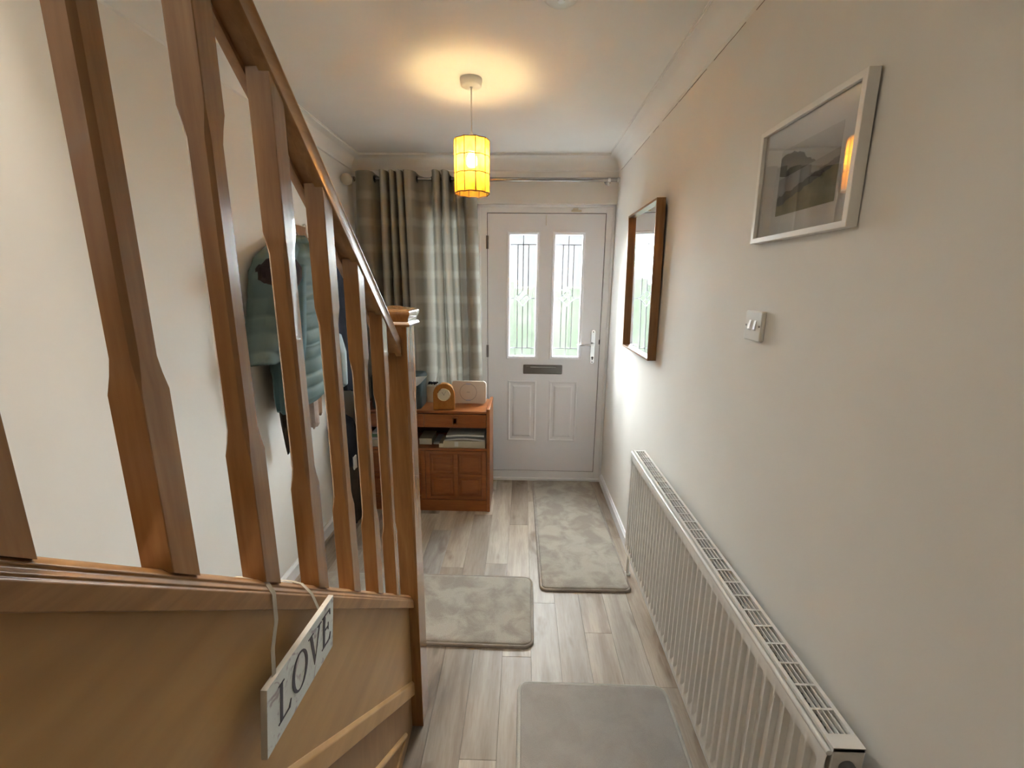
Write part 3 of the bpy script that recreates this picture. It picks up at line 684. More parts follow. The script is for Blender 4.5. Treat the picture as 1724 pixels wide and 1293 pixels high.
for r in range(4):
    pts = [(*spt(k), rows[r]+0.0) for k in range(NP)]
    loop = []
    for k in range(NP):
        p, q = Vector(pts[k]), Vector(pts[(k+1) % NP])
        for j in range(6):
            s = j/6; v_ = p.lerp(q, s); bow = math.sin(PI*s); rad = Vector((v_.x-px_, v_.y-py_, 0)).normalized(); v_ += rad*0.003*bow; v_.z += 0.003*bow*(1 if r else -0.6); loop.append(v_)
    loop.append(loop[0]); shade.tube(loop, 0.0021, 6)
for k in range(NP): shade.tube([(*spt(k), rows[0]), (*spt(k), rows[1]), (*spt(k), rows[2]), (*spt(k, RS*0.985), rows[3])], 0.0021, 6)
for k in (0, 3, 6): shade.tube([(*spt(k), zt_), (px_, py_, zt_+0.003)], 0.001, 6)
sw = shade.build('shade_frame', M['wire'], lamp, smooth=True)
for r in range(3):
    for k in range(NP):
        q = MB(); loops = []
        for i in range(4):
            row = []
            z = rows[r]+(rows[r+1]-rows[r])*i/3
            for j in range(7):
                s = j/6; p = Vector((*spt(k), z)).lerp(Vector((*spt(k+1), z)), s); rad = Vector((p.x-px_, p.y-py_, 0)).normalized()
                e_ = 0.003*math.sin(PI*s); p += rad*e_
                zz0 = 0.003*math.sin(PI*s)
                p.z += zz0*(1 if (r > 0 or i > 0) else -0.6)
                row.append(p)
            loops.append(row)
        q.loft(loops, closed=False, cap=False); q.build('shell_panel', M['capiz'], sw, smooth=True, ang=180)
pl = bpy.data.lights.new('bulb_light', 'POINT'); pl.energy = 165.0; pl.color = (1.0, 0.46, 0.14); pl.shadow_soft_size = 0.022
plo = bpy.data.objects.new('bulb_light', pl); COL.objects.link(plo); plo.location = (0, 0, 2.036-ZC); plo.parent = lamp

# smoke alarm
al = thing('smoke_alarm', 'round white smoke alarm on the ceiling at the top of the picture', 'alarm', (0.098, 1.487, ZC))
b = MB(); b.lathe([(0.056, 0.0), (0.056, -0.012), (0.052, -0.016), (0.050, -0.030), (0.042, -0.036), (0.012, -0.037)], (0.098, 1.487, ZC), 36); b.build('housing', M['plastic'], al, smooth=True, ang=50)
b = MB(); b.lathe([(0.010, 0), (0.010, -0.003), (0.004, -0.004)], (0.098, 1.487, ZC-0.037), 16); b.build('test_button', M['gloss'], al, smooth=True)

# ------------------------------------------------------------------ curtain and rod
YRd, ZRd = 3.14, 2.19
def pxx(p): return -1.164+(p-592)*0.003969
rodt = thing('curtain_rod', 'chrome curtain rod spanning the wall above the front door', 'rod', (-0.26, YRd, ZRd))
b = MB(); b.tube([(-1.160, YRd, ZRd), (-0.30, YRd, ZRd)], 0.0105, 16); b.build('pole', M['chrome_d'], rodt, smooth=True)
b = MB(); b.tube([(-0.30, YRd, ZRd), (0.628, YRd, ZRd)], 0.0125, 16); b.build('pole', M['chrome_d'], rodt, smooth=True)
for bx in (0.555,):
    b = MB(); b.tube([(bx, YRd+0.06, ZRd), (bx, YRd, ZRd)], 0.007, 10); b.lathe([(0.022, 0), (0.022, -0.005), (0.010, -0.008)], (bx, YE, ZRd), 20, 'y')
    b.lathe([(0.017, -0.009), (0.017, 0.009)], (bx, YRd, ZRd), 20, 'x'); b.tube([(bx, YRd, ZRd-0.012), (bx, YRd, ZRd-0.040)], [0.006, 0.004], 10); b.lathe([(0.008, 0), (0.008, -0.006)], (bx, YRd, ZRd-0.030), 10); b.build('bracket', M['chrome'], rodt, smooth=True)
b = MB(); b.lathe([(0.016, 0), (0.016, 0.020)], (0.608, YRd, ZRd), 20, 'x'); b.build('end_cap', M['chrome'], rodt, smooth=True)
b = MB(); b.lathe([(0.016, 0), (0.016, 0.016), (0.011, 0.018)], (-1.158, YRd, ZRd), 20, 'x'); b.build('end_cap', M['chrome_d'], rodt, smooth=True)
bl = MB(); bl.lathe([(0.036*math.sin(PI*k/12)+0.0002, -0.036*math.cos(PI*k/12)) for k in range(13)], (-1.142, 3.0, 2.158), 24, 'x'); bo = bl.build('ball_fitting', M['cream'], None, smooth=True)
tag(bo, 'small round cream ball fitting on the left wall beside the curtain rod end', 'fitting')

cps = [(598, 3.155), (603, 3.115), (615, 3.095), (627, 3.105), (633, 3.150), (639, 3.170), (643, 3.150), (645, 3.09), (650, 3.075), (655, 3.10), (657, 3.15), (660, 3.10), (664, 3.08), (668, 3.10), (670, 3.15), (673, 3.09), (677, 3.08), (681, 3.10), (682, 3.15), (685, 3.09), (689, 3.08), (695, 3.085), (700, 3.105), (705, 3.150), (712, 3.166), (722, 3.170), (729, 3.150), (732, 3.09), (738, 3.075), (743, 3.10), (744, 3.15), (748, 3.09), (753, 3.075), (758, 3.10), (759, 3.15), (764, 3.165), (768, 3.15), (770, 3.09), (774, 3.085), (778, 3.12), (780, 3.15), (784, 3.10), (791, 3.085), (799, 3.095), (804, 3.13)]
def catmull(P, n=6):
    out_ = []
    for i in range(len(P)-1):
        p0, p1, p2, p3 = P[max(i-1, 0)], P[i], P[i+1], P[min(i+2, len(P)-1)]
        for k in range(n):
            t = k/n
            out_.append(tuple(0.5*((2*p1[d])+(-p0[d]+p2[d])*t+(2*p0[d]-5*p1[d]+4*p2[d]-p3[d])*t*t+(-p0[d]+3*p1[d]-3*p2[d]+p3[d])*t**3) for d in range(2)))
    out_.append(P[-1]); return out_
path = catmull([(pxx(a), c) for a, c in cps], 6)
arc = [0.0]
for i in range(1, len(path)): arc.append(arc[-1]+math.hypot(path[i][0]-path[i-1][0], path[i][1]-path[i-1][1]))
nz2 = 48; ztop, zbot = 2.232, 0.02; vs = []; uvs = []
for j in range(nz2+1):
    f_ = j/nz2; z = ztop+(zbot-ztop)*f_
    for i, (x, y) in enumerate(path):
        xx = x+(x+0.75)*0.16*f_+0.012*math.sin(arc[i]*9+f_*3)*f_
        drift = 0.03*f_*max(0, 1-abs((x+0.83)/0.14))
        yy = 3.128+(y-3.128)*(1.30-0.30*f_)+0.004*math.sin(arc[i]*23+f_*5)*f_
        zz = z
        if j == 0: zz = ztop-0.022*max(0, (y-3.13)/0.04)
        vs.append((xx+drift, min(yy, 3.185), zz)); uvs.append((arc[i], z))
b = MB(); n_ = len(path); b.add(vs, [(j*n_+i, j*n_+i+1, (j+1)*n_+i+1, (j+1)*n_+i) for j in range(nz2) for i in range(n_-1)])
curt = thing('curtain', 'grey beige plaid eyelet curtain drawn to the left of the front door', 'curtain', (-0.74, 3.128, 0.0))
co = b.build('cloth', M['curtain'], curt, smooth=True, ang=180)
ul = co.data.uv_layers.new(name='UVMap')
for lp_ in co.data.loops: ul.data[lp_.index].uv = uvs[lp_.vertex_index]
for gx, gy in ((632, 3.145), (643.5, 3.14), (704, 3.145), (730, 3.14), (760, 3.15), (769.5, 3.14)):
    q = MB(); cxg = pxx(gx); loops = []
    for k in range(20):
        a = 2*PI*k/20; loops.append([(cxg+0.004*math.cos(t_), YRd+(0.019+0.0045*math.sin(t_))*math.cos(a), ZRd+(0.019+0.0045*math.sin(t_))*math.sin(a)) for t_ in (0, PI/2, PI, 1.5*PI)])
    loops.append(loops[0]); q.loft(loops, True, False); q.build('eyelet', M['black'], curt, smooth=True)

# ------------------------------------------------------------------ cabinet
cb = thing('cabinet', 'low teak cabinet with drawers, open shelf and panelled doors left of the front door', 'cabinet', (-0.633, 2.715, 0))
cx0, cx1, cy0, cy1 = -1.066, -0.205, 2.715, 3.055
for x0 in (cx0, cx1-0.022):
    b = MB(); b.box(x0, x0+0.022, cy0, cy1, 0.0, 0.722); b.build('side_panel', M['teak'], cb, bevel=0.003)
b = MB(); b.box(cx0+0.022, cx1-0.022, cy0+0.004, cy1, 0.690, 0.706); b.build('top', M['teak'], cb, bevel=0.002)
mid = (cx0+cx1)/2
b = MB(); b.box(mid-0.009, mid+0.009, cy0+0.01, cy1-0.008, 0.09, 0.436); b.build('divider', M['teak'], cb)
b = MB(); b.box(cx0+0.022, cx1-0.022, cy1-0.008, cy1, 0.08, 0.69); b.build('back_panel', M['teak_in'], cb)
b = MB(); b.box(cx0+0.022, cx1-0.022, cy0+0.004, cy1-0.008, 0.436, 0.448); b.build('shelf', M['teak'], cb, bevel=0.001)
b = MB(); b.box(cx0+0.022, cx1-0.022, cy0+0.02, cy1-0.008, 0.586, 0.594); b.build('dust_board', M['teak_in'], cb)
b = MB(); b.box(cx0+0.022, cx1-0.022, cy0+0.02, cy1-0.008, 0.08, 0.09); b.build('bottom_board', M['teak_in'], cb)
b = MB(); b.box(cx0+0.022, cx1-0.022, cy0+0.006, cy0+0.022, 0.0, 0.082); b.build('plinth', M['teak'], cb, bevel=0.001)
PC = lambda x, z, d: (x, cy0-d, z)
for s in (0, 1):
    x0 = cx0+0.024 if s == 0 else mid+0.001; x1 = mid-0.001 if s == 0 else cx1-0.024
    b = MB(); b.box(x0, x1, cy0+0.004, cy0+0.20, 0.596, 0.684); dr = b.build('drawer', M['teak'], cb, bevel=0.002)
    xc = (x0+x1)/2; b = MB(); b.loft(rect_loops(xc-0.018, xc+0.018, 0.614, 0.664, [(0, -0.004), (0.002, -0.0005), (0.007, -0.0005), (0.009, -0.004)], PC), True, True); b.build('finger_grip', M['teak_grip'], dr)
    # door with four fielded panels
    b = MB(); b.box(x0, x1, cy0+0.008, cy0+0.018, 0.088, 0.432)
    fw = 0.030; xm = (x0+x1)/2; zm_ = 0.260
    b.box(x0, x0+fw, cy0, cy0+0.008, 0.088, 0.432); b.box(x1-fw, x1, cy0, cy0+0.008, 0.088, 0.432)
    b.box(x0+fw, x1-fw, cy0, cy0+0.008, 0.432-0.020, 0.432); b.box(x0+fw, x1-fw, cy0, cy0+0.008, 0.088, 0.112); b.box(xm-0.014, xm+0.014, cy0, cy0+0.008, 0.112, 0.412); b.box(x0+fw, xm-0.014, cy0, cy0+0.008, zm_-0.010, zm_+0.010); b.box(xm+0.014, x1-fw, cy0, cy0+0.008, zm_-0.010, zm_+0.010)
    dd = b.build('cabinet_door', M['teak'], cb, bevel=0.002)
    for (a0, a1) in ((x0+fw, xm-0.014), (xm+0.014, x1-fw)):
        for (c0, c1) in ((0.112, zm_-0.010), (zm_+0.010, 0.412)):
            b = MB(); b.loft(rect_loops(a0+0.004, a1-0.004, c0+0.004, c1-0.004, [(0, -0.0078), (0.002, -0.0078), (0.006, -0.0075), (0.018, -0.0015), (0.020, -0.0015)], PC), True, True); b.build('panel', M['teak'], dd, smooth=True, ang=25)

# things on the cabinet
ZT = 0.7065
ck = thing('clock', 'small arched wooden mantel clock with round cream face on the cabinet', 'clock', (-0.508, 2.775, ZT), (0, 0, 0.10))
pf = [(-0.070, 0), (-0.070, 0.098)]+[(-0.070*math.cos(PI*k/16), 0.102+0.072*math.sin(PI*k/16)) for k in range(1, 16)]+[(0.070, 0.098), (0.070, 0)]
b = MB(); b.prism(pf, lambda a, c: (a, -0.022, c), lambda a, c: (a, 0.022, c)); b.build('case', M['clock'], ck, bevel=0.003, local=True)
b = MB(); b.lathe([(0.041, -0.022), (0.043, -0.026), (0.040, -0.029), (0.0375, -0.027), (0.037, -0.0245)], (0, 0, 0.100), 40, 'y', cap=False); b.build('bezel', M['brass'], ck, smooth=True, local=True)
b = MB(); b.lathe([(0.038, -0.0222), (0.038, -0.0245)], (0, 0, 0.100), 40, 'y'); b.build('dial', M['face'], ck, local=True)
for ang, ln, wd in ((-0.62, 0.022, 0.0012), (0.55, 0.028, 0.0009)):
    b = MB(); d = Vector((math.sin(ang), 0, math.cos(ang))); n = Vector((d.z, 0, -d.x))*wd; p0 = Vector((0, -0.0252, 0.100))-d*0.004; p1 = Vector((0, -0.0252, 0.100))+d*ln
    b.add([p0-n, p0+n, p1+n, p1-n, p0-n+Vector((0, .0005, 0)), p0+n+Vector((0, .0005, 0)), p1+n+Vector((0, .0005, 0)), p1-n+Vector((0, .0005, 0))], [(0, 1, 2, 3), (4, 5, 6, 7), (0, 1, 5, 4), (1, 2, 6, 5), (2, 3, 7, 6), (3, 0, 4, 7)]); b.build('hand', M['greyline'], ck, local=True)
sk = thing('hub_device', 'cream rounded rectangular device with a ringed disc propped beside the clock', 'device', (-0.362, 2.905, ZT+0.0012), (-0.10, 0, -0.03))
b = MB(); b.prism(rrect(-0.118, 0.118, 0.004, 0.158, 0.022, 8), lambda a, c: (a, -0.011, c), lambda a, c: (a, 0.011, c)); b.build('body', M['speaker'], sk, bevel=0.003, local=True)
b = MB(); b.lathe([(0.0585, -0.0108), (0.0585, -0.0120), (0.0565, -0.0120), (0.0565, -0.0108)], (-0.004, 0, 0.082), 48, 'y', cap=False); b.build('ring_groove', M['greyline'], sk, local=True)
for zz in (0.138, 0.026):
    b = MB(); b.box(-0.020, 0.012, -0.0130, -0.0108, zz-0.0034, zz+0.0034); b.build('light_bar', M['chromeline'], sk, local=True)
b = MB()
for i in range(5): b.box(-0.014+i*0.0044, -0.0112+i*0.0044, -0.0118, -0.0108, 0.080, 0.080+(0.004 if i % 2 else 0.003))
b.build('mark', M['greyline'], sk, local=True)
b = MB(); b.prism([(0.008, 0.002), (0.042, 0.0055), (0.012, 0.07)], lambda a, c: (-0.02, a, c), lambda a, c: (0.02, a, c)); b.build('stand', M['speaker'], sk, local=True)
bt = thing('storage_box', 'dark teal rounded box with white tissue poking out on the cabinet behind the newel', 'box', (-0.82, 2.84, ZT))
x0, x1, y0, y1 = -0.985, -0.655, 2.745, 2.94
def rr(x0, x1, y0, y1, r, z): return [(a, c, z) for a, c in rrect(x0, x1, y0, y1, r, 6)]
b = MB(); b.loft([rr(x0+.006, x1-.006, y0+.006, y1-.006, .03, ZT), rr(x0, x1, y0, y1, .035, ZT+.012), rr(x0-.004, x1+.004, y0-.004, y1+.004, .038, ZT+.16), rr(x0-.006, x1+.010, y0-.004, y1+.004, .038, ZT+.205), rr(x0+.006, x1+.000, y0+.006, y1-.006, .03, ZT+.222), rr(x0+.02, x1-.014, y0+.02, y1-.02, .02, ZT+.222)])
b.build('body', M['boxteal'], bt, smooth=True, ang=60)
b = MB(); pts = []
b.loft([[(-0.72, 2.738, ZT+.205), (-0.70, 2.732, ZT+.165), (-0.675, 2.732, ZT+.160), (-0.70, 2.745, ZT+.214)], [(-0.66, 2.733, ZT+.215), (-0.652, 2.728, ZT+.178), (-0.648, 2.728, ZT+.180), (-0.65, 2.74, ZT+.222)], [(-0.612, 2.735, ZT+.224), (-0.611, 2.734, ZT+.222), (-0.609, 2.736, ZT+.224), (-0.611, 2.738, ZT+.226)]])
b.build('tissue', M['paper'], bt, smooth=True)
b = MB(); b.box(-0.655, -0.600, 2.93, 3.02, ZT, ZT+0.115); tag(b.build('small_carton', M['card'], None, bevel=0.002), 'small cream carton standing behind the clock on the cabinet', 'carton')
dk = thing('cable_bundle', 'dark folded cable bundle with an upright white aerial resting on the small carton', 'cable', (-0.625, 2.97, ZT+0.115))
b = MB(); pts = [(-0.650+0.06*t/20, 2.97+0.012*math.sin(t*1.3), ZT+0.122+0.012*abs(math.sin(t*0.9))) for t in range(21)]; b.tube(pts, 0.006, 8); b.build('cable', M['blackcloth'], dk, smooth=True)
b = MB(); b.tube([(-0.600, 2.965, ZT+0.12), (-0.580, 2.965, ZT+0.20)], 0.0022, 6); b.build('aerial', M['plastic'], dk, smooth=True)

# things on the open shelf
zs0 = 0.4485
b = MB(); b.box(-0.515, -0.238, 2.735, 2.95, zs0, zs0+0.050); bx_ = thing('shallow_carton', 'shallow cream carton at the right end of the cabinet shelf', 'carton', (-0.375, 2.84, zs0)); b.build('carton', M['card'], bx_, bevel=0.002)
b = MB(); b.box(-0.545, -0.512, 2.738, 2.90, zs0, zs0+0.030); b.build('flap', M['card'], bx_, bevel=0.002)
b = MB(); b.box(-0.440, -0.415, 2.7345, 2.736, zs0+0.010, zs0+0.044); b.build('tape', M['paper'], bx_)
def sheaf(name, label, x0, x1, y0, y1, z, th, bow, m_, tilt=0.0, cat='magazine'):
    n = 14; loops = []
    for i in range(n+1):
        s = i/n; x = x0+(x1-x0)*s; zz = z+bow*math.sin(PI*s)+tilt*s; loops.append([(x, y0, zz), (x, y0, zz+th), (x, y1, zz+th), (x, y1, zz)])
    return tag(MB().loft(loops).build(name, m_, None, smooth=True, ang=50), label, cat, 'magazines on the cabinet shelf')
sheaf('magazine', 'grey magazine bowed across the top of the cream shelf carton', -0.505, -0.240, 2.725, 2.93, zs0+0.051, 0.010, 0.010, M['greypaper'], 0.0)
sheaf('magazine', 'uppermost pale magazine on the cabinet shelf touching the drawer', -0.495, -0.245, 2.735, 2.92, zs0+0.0735, 0.012, 0.006, M['paper'], 0.004)
b = MB(); b.box(-0.688, -0.602, 2.79, 2.95, zs0, zs0+0.034); b.box(-0.690, -0.600, 2.788, 2.952, zs0+0.034, zs0+0.044); tag(b.build('small_box', M['card'], None, bevel=0.002), 'small olive cream box lying left on the right half of the cabinet shelf', 'box')
for k, (mm, th, lab, xo) in enumerate(((M['paper'], 0.010, 'white booklet at the bottom of the small stack mid shelf', 0), (M['greypaper'], 0.008, 'grey leaflet on top of the white booklet mid shelf', 0.004))):
    z_ = zs0+0.0002+k*0.0105; b = MB(); b.box(-0.594+xo, -0.550+xo*0.3, 2.80, 2.96, z_, z_+th); tag(b.build('booklet', mm, None, bevel=0.001), lab, 'booklet', 'booklets stacked mid shelf')
zz = zs0
for k, (mm, th, lab) in enumerate(((M['card'], 0.045, 'cream file box at the bottom of the left shelf stack'), (M['paper'], 0.018, 'white book above the cream file box on the left shelf'), (M['green'], 0.020, 'green book in the left shelf stack'), (M['paper'], 0.016, 'white book topping the left shelf stack'))):
    b = MB(); b.box(-1.02+0.01*k, -0.76-0.006*k, 2.74+0.004*k, 2.95, zz, zz+th-0.0006); zz += th; tag(b.build('shelf_book', mm, None, bevel=0.0015), lab, 'book', 'books stacked on the left of the cabinet shelf')

# ------------------------------------------------------------------ mirror
def leanframe(name, label, cat, y0, y1, z0, z1, xf_top, xf_bot, depth, fw, mf, inner, matname='frame'):
    """frame on the right wall facing -x. local axes: u=y, v=z, d=out of wall"""
    H_ = z1-z0; lean = math.atan2(xf_bot-xf_top, H_)
    t = thing(name, label, cat, (xf_bot, (y0+y1)/2, z0), (0, -lean, 0)); W_ = y1-y0
    P = lambda a, c, d: (-d, a, c)      # d measured outward from front plane (0) ; back at -depth
    b = MB(); b.loft(rect_loops(-W_/2, W_/2, 0, H_, [(0, -depth), (0, 0), (fw, 0), (fw, -inner)], P), True, False)
    b.loft(rect_loops(-W_/2, W_/2, 0, H_, [(0.002, -depth), (0.002, -depth+0.003)], P), True, True)
    b.build('frame', mf, t, local=True, bevel=0.0012, seg=2)
    return t, W_, H_, P
mr, W_, H_, P = leanframe('mirror', 'rectangular mirror in a thin brown wooden frame on the right wall', 'mirror', 2.065, 2.600, 1.160, 1.884, 0.578, 0.590, 0.040, 0.010, M['oak'], 0.022)
b = MB(); a_, c_ = W_/2-0.009, H_-0.009; b.loft([[P(-a_, 0.009, -0.024), P(a_, 0.009, -0.024), P(a_, c_, -0.024), P(-a_, c_, -0.024)], [P(-a_, 0.009, -0.021), P(a_, 0.009, -0.021), P(a_, c_, -0.021), P(-a_, c_, -0.021)]]); b.build('mirror_glass', M['mirror'], mr, local=True)
# ------------------------------------------------------------------ picture
pc, W_, H_, P = leanframe('framed_picture', 'framed landscape photograph with white mount high on the right wall', 'picture', 0.893, 1.252, 1.615, 1.885, 0.604, 0.608, 0.022, 0.013, M['picframe'], 0.010)
def plate(t, a0, a1, c0, c1, d0, d1, name, mm):
    b = MB(); b.loft([[P(a0, c0, d0), P(a1, c0, d0), P(a1, c1, d0), P(a0, c1, d0)], [P(a0, c0, d1), P(a1, c0, d1), P(a1, c1, d1), P(a0, c1, d1)]]); return b.build(name, mm, t, local=True)
plate(pc, -W_/2+0.008, W_/2-0.008, 0.008, H_-0.008, -0.014, -0.012, 'mount', M['matboard'])
pr_ = plate(pc, -0.118, 0.092, 0.057, 0.205, -0.0122, -0.0115, 'print', M['print'])
ul = pr_.data.uv_layers.new(name='UVMap')
for lp_ in pr_.data.loops:
    co_ = pr_.data.vertices[lp_.vertex_index].co; ul.data[lp_.index].uv = (1-(co_.y+0.118)/0.210, (co_.z-0.057)/0.148)
plate(pc, -W_/2+0.008, W_/2-0.008, 0.008, H_-0.008, -0.0092, -0.0082, 'glass', M['picglass'])
# ------------------------------------------------------------------ light switch
sw_ = thing('light_switch', 'white double rocker light switch on the right wall below the picture', 'switch', (XR, 1.207, 1.401))
b = MB(); b.prism(rrect(1.165, 1.249, 1.361, 1.441, 0.006, 4), lambda a, c: (XR, a, c), lambda a, c: (XR-0.012, a, c)); b.build('plate', M['plastic'], sw_, bevel=0.003)
for yy in (1.194, 1.220):
    b = MB(); b.prism([(XR-0.012, 1.388), (XR-0.017, 1.392), (XR-0.0135, 1.414), (XR-0.012, 1.416)], lambda a, c: (a, yy-0.0055, c), lambda a, c: (a, yy+0.0055, c)); b.build('rocker', M['gloss'], sw_, bevel=0.001)
for yy in (1.173, 1.241):
    b = MB(); b.lathe([(0.003, 0), (0.003, -0.001)], (XR-0.012, yy, 1.401), 10, 'x'); b.build('screw', M['hinge'], sw_)

# ------------------------------------------------------------------ coats on the left wall
rk = thing('coat_rack', 'brown wooden coat rack with pale hooks high on the left wall', 'rack', (XL, 2.42, 1.75))
b = MB(); b.box(XL, XL+0.018, 2.12, 2.86, 1.722, 1.795); b.build('board', M['oak'], rk, bevel=0.003)
for yy in (2.215, 2.40, 2.58, 2.76):
    b = MB(); b.tube([(XL+0.018, yy, 1.800), (XL+0.030, yy, 1.806), (XL+0.038, yy, 1.795), (XL+0.036, yy, 1.765), (XL+0.040, yy+0.004, 1.742), (XL+0.055, yy+0.010, 1.735), (XL+0.066, yy+0.016, 1.745)], 0.0045, 10); b.build('hook', M['plastic'], rk, smooth=True)

def garment(rows, n=44, quilt=0.0, period=0.07, folds=0.006, seed=0, z0=0):
    """rows: (z, yc, half_width, x_back, depth)"""
    rnd = random.Random(seed); ph = [rnd.uniform(0, 6) for _ in range(4)]; loops = []
    pts = []
    for i in range(len(rows)-1):
        k = max(2, int(abs(rows[i+1][0]-rows[i][0])/0.008))
        for j in range(k):
            s = j/k; s2 = s; pts.append([rows[i][d]+(rows[i+1][d]-rows[i][d])*s2 for d in range(5)])
    pts.append(list(rows[-1]))
    for z, yc, hw, xb, dp in pts:
        lp = []
        q = quilt*(abs(math.sin(PI*(z-z0)/period))**0.4) if quilt else 0
        for k in range(n):
            a = 2*PI*k/n; ca, sa = math.cos(a), math.sin(a)
            ex = 0.75; u = math.copysign(abs(ca)**ex, ca); v_ = math.copysign(abs(sa)**ex, sa)
            fo = folds*(math.sin(5*a+ph[0]+z*4)+0.6*math.sin(9*a+ph[1]-z*6))
            rr_ = 1.0
            y = yc+(hw+q*0.6+fo)*u; x = xb+dp*0.5+(dp*0.5+(q+fo if v_ > 0 else 0))*v_
            lp.append((max(x, XL+0.004), y, z+0.006*math.sin(3*a+ph[2])))
        loops.append(lp)
    return MB().loft(loops)
jk = thing('puffer_jacket', 'sage green quilted puffer jacket with fur-trimmed hood hanging on the left wall', 'jacket', (-1.08, 2.08, 1.75))
garment([(1.725, 2.205, 0.020, -1.14, 0.05), (1.69, 2.215, 0.055, -1.155, 0.09), (1.64, 2.20, 0.12, -1.17, 0.13), (1.56, 2.165, 0.185, -1.17, 0.155), (1.45, 2.12, 0.215, -1.17, 0.165), (1.20, 2.115, 0.225, -1.17, 0.165), (0.965, 2.14, 0.21, -1.17, 0.15), (0.935, 2.14, 0.19, -1.165, 0.12), (0.93, 2.14, 0.10, -1.15, 0.06)], quilt=0.019, period=0.068, folds=0.006, seed=1).build('body', M['teal'], jk, smooth=True, ang=180)
garment([(1.60, 1.97, 0.045, -1.17, 0.12), (1.55, 1.92, 0.045, -1.17, 0.12), (1.45, 1.895, 0.048, -1.17, 0.12), (1.30, 1.855, 0.062, -1.17, 0.12), (1.20, 1.82, 0.076, -1.165, 0.12), (1.175, 1.80, 0.065, -1.16, 0.11), (1.168, 1.80, 0.03, -1.15, 0.05)], 30, quilt=0.016, period=0.072, folds=0.004, seed=2).build('sleeve', M['teal'], jk, smooth=True, ang=180)
garment([(1.58, 2.00, 0.045, -1.10, 0.12), (1.45, 1.935, 0.045, -1.10, 0.135), (1.25, 1.905, 0.040, -1.10, 0.135), (1.00, 1.905, 0.030, -1.12, 0.12), (0.925, 1.915, 0.022, -1.12, 0.08)], 26, quilt=0.0, folds=0.007, seed=3).build('front_edge', M['teal_d'], jk, smooth=True, ang=180)
garment([(1.70, 2.14, 0.020, -1.16, 0.06), (1.66, 2.07, 0.060, -1.165, 0.11), (1.60, 1.98, 0.085, -1.165, 0.13), (1.54, 1.93, 0.065, -1.165, 0.12), (1.49, 1.91, 0.035, -1.15, 0.08)], 30, quilt=0.0, folds=0.010, seed=4).build('hood', M['teal'], jk, smooth=True, ang=180)
garment([(1.60, 1.92, 0.022, -1.12, 0.14), (1.565, 1.90, 0.055, -1.13, 0.175), (1.52, 1.895, 0.057, -1.13, 0.175), (1.475, 1.91, 0.028, -1.11, 0.13)], 30, folds=0.008, seed=5).build('fur_trim', M['fur'], jk, smooth=True, ang=180)
for yy, z1_, ph_ in ((2.235, 1.70, 0.0), (2.27, 1.66, 0.4)):
    b = MB(); b.tube([(-1.045, yy-0.03, z1_-0.02), (-1.02, yy+0.015, z1_-0.08), (-1.0, yy+0.06, z1_-0.17), (-1.0, yy+0.085, z1_-0.26)], [0.012, 0.019, 0.018, 0.008], 12); b.build('collar_fold', M['teal_d'], jk, smooth=True)
b = MB(); b.tube([(-1.11, 2.222, 1.745), (-1.10, 2.232, 1.72), (-1.09, 2.245, 1.705), (-1.09, 2.235, 1.69)], 0.006, 8); b.build('hanging_loop', M['scarf_p'], jk, smooth=True)
s1 = garment([(0.98, 2.235, 0.030, -1.14, 0.045), (0.90, 2.235, 0.034, -1.14, 0.045), (0.76, 2.245, 0.030, -1.135, 0.035), (0.745, 2.245, 0.026, -1.13, 0.02)], 22, folds=0.005, seed=6).build('scarf', M['scarf_p'], None, smooth=True, ang=180)
tag(s1, 'pinkish beige scarf end hanging below the sage puffer jacket', 'scarf', 'scarf ends below the puffer jacket')
s2 = garment([(0.98, 2.33, 0.045, -1.165, 0.040), (0.90, 2.33, 0.046, -1.165, 0.040), (0.79, 2.335, 0.044, -1.165, 0.032), (0.775, 2.335, 0.040, -1.16, 0.02)], 22, folds=0.004, seed=7).build('scarf', M['scarf_b'], None, smooth=True, ang=180)
tag(s2, 'brown scarf end beside the pinkish one below the puffer jacket', 'scarf', 'scarf ends below the puffer jacket')
s3 = garment([(0.98, 1.945, 0.022, -1.13, 0.05), (0.85, 1.955, 0.024, -1.13, 0.045), (0.73, 1.97, 0.016, -1.13, 0.03), (0.70, 1.975, 0.006, -1.13, 0.015)], 20, folds=0.004, seed=8).build('dark_strap', M['bagcloth'], None, smooth=True, ang=180)
tag(s3, 'dark brown strap dangling under the near front edge of the puffer jacket', 'strap')
bc = thing('black_coat', 'black coat hanging from the rack behind the puffer jacket', 'coat', (-1.09, 2.62, 1.74))
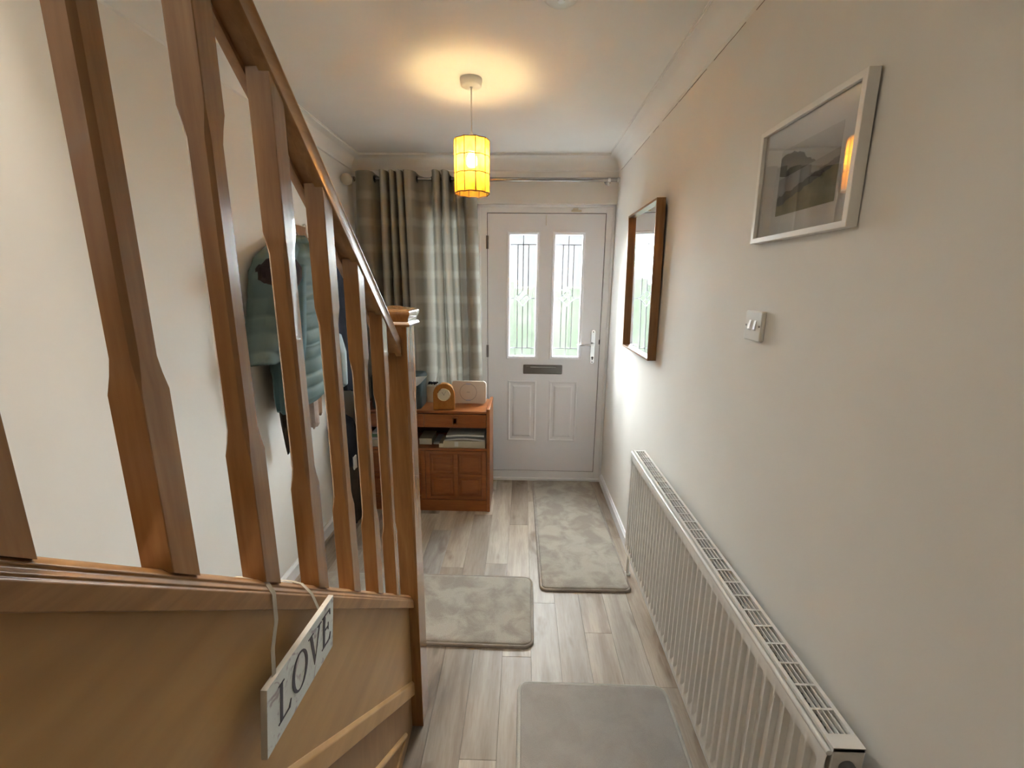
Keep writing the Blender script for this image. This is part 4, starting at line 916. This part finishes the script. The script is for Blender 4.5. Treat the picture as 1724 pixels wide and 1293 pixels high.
garment([(1.735, 2.58, 0.02, -1.13, 0.05), (1.68, 2.58, 0.06, -1.165, 0.09), (1.55, 2.575, 0.11, -1.17, 0.12), (1.30, 2.60, 0.15, -1.17, 0.12), (0.95, 2.63, 0.165, -1.17, 0.12), (0.865, 2.64, 0.13, -1.16, 0.10), (0.86, 2.64, 0.05, -1.14, 0.05)], folds=0.009, seed=9).build('body', M['blackcloth'], bc, smooth=True, ang=180)
garment([(1.50, 2.67, 0.03, -1.12, 0.10), (1.30, 2.72, 0.045, -1.12, 0.10), (1.00, 2.76, 0.042, -1.12, 0.09), (0.83, 2.77, 0.036, -1.12, 0.08), (0.82, 2.77, 0.01, -1.10, 0.04)], 24, folds=0.004, seed=10).build('sleeve', M['blackcloth'], bc, smooth=True, ang=180)
ps = garment([(1.22, 2.475, 0.02, -1.10, 0.06), (1.12, 2.48, 0.028, -1.09, 0.07), (0.93, 2.50, 0.026, -1.09, 0.06), (0.915, 2.50, 0.01, -1.08, 0.03)], 20, folds=0.003, seed=11).build('shirt', M['palecloth'], None, smooth=True, ang=180)
tag(ps, 'pale blue garment showing between the puffer jacket and the black coat', 'shirt')
bg = thing('tote_bag', 'dark cloth bag with a small white tag standing against the cabinet end', 'bag', (-1.10, 2.60, 0.0))
garment([(0.70, 2.60, 0.05, -1.16, 0.05), (0.66, 2.60, 0.09, -1.165, 0.10), (0.50, 2.60, 0.11, -1.17, 0.13), (0.40, 2.595, 0.105, -1.165, 0.12)], folds=0.007, seed=12).build('upper_bag', M['blackcloth'], bg, smooth=True, ang=180)
garment([(0.40, 2.60, 0.09, -1.15, 0.11), (0.32, 2.60, 0.105, -1.155, 0.13), (0.06, 2.61, 0.10, -1.155, 0.13), (0.004, 2.61, 0.08, -1.14, 0.10)], folds=0.006, seed=13).build('lower_bag', M['bagcloth'], bg, smooth=True, ang=180)
b = MB(); b.box(-1.045, -1.035, 2.53, 2.575, 0.37, 0.455); b.build('white_tag', M['paper'], bg, bevel=0.002)
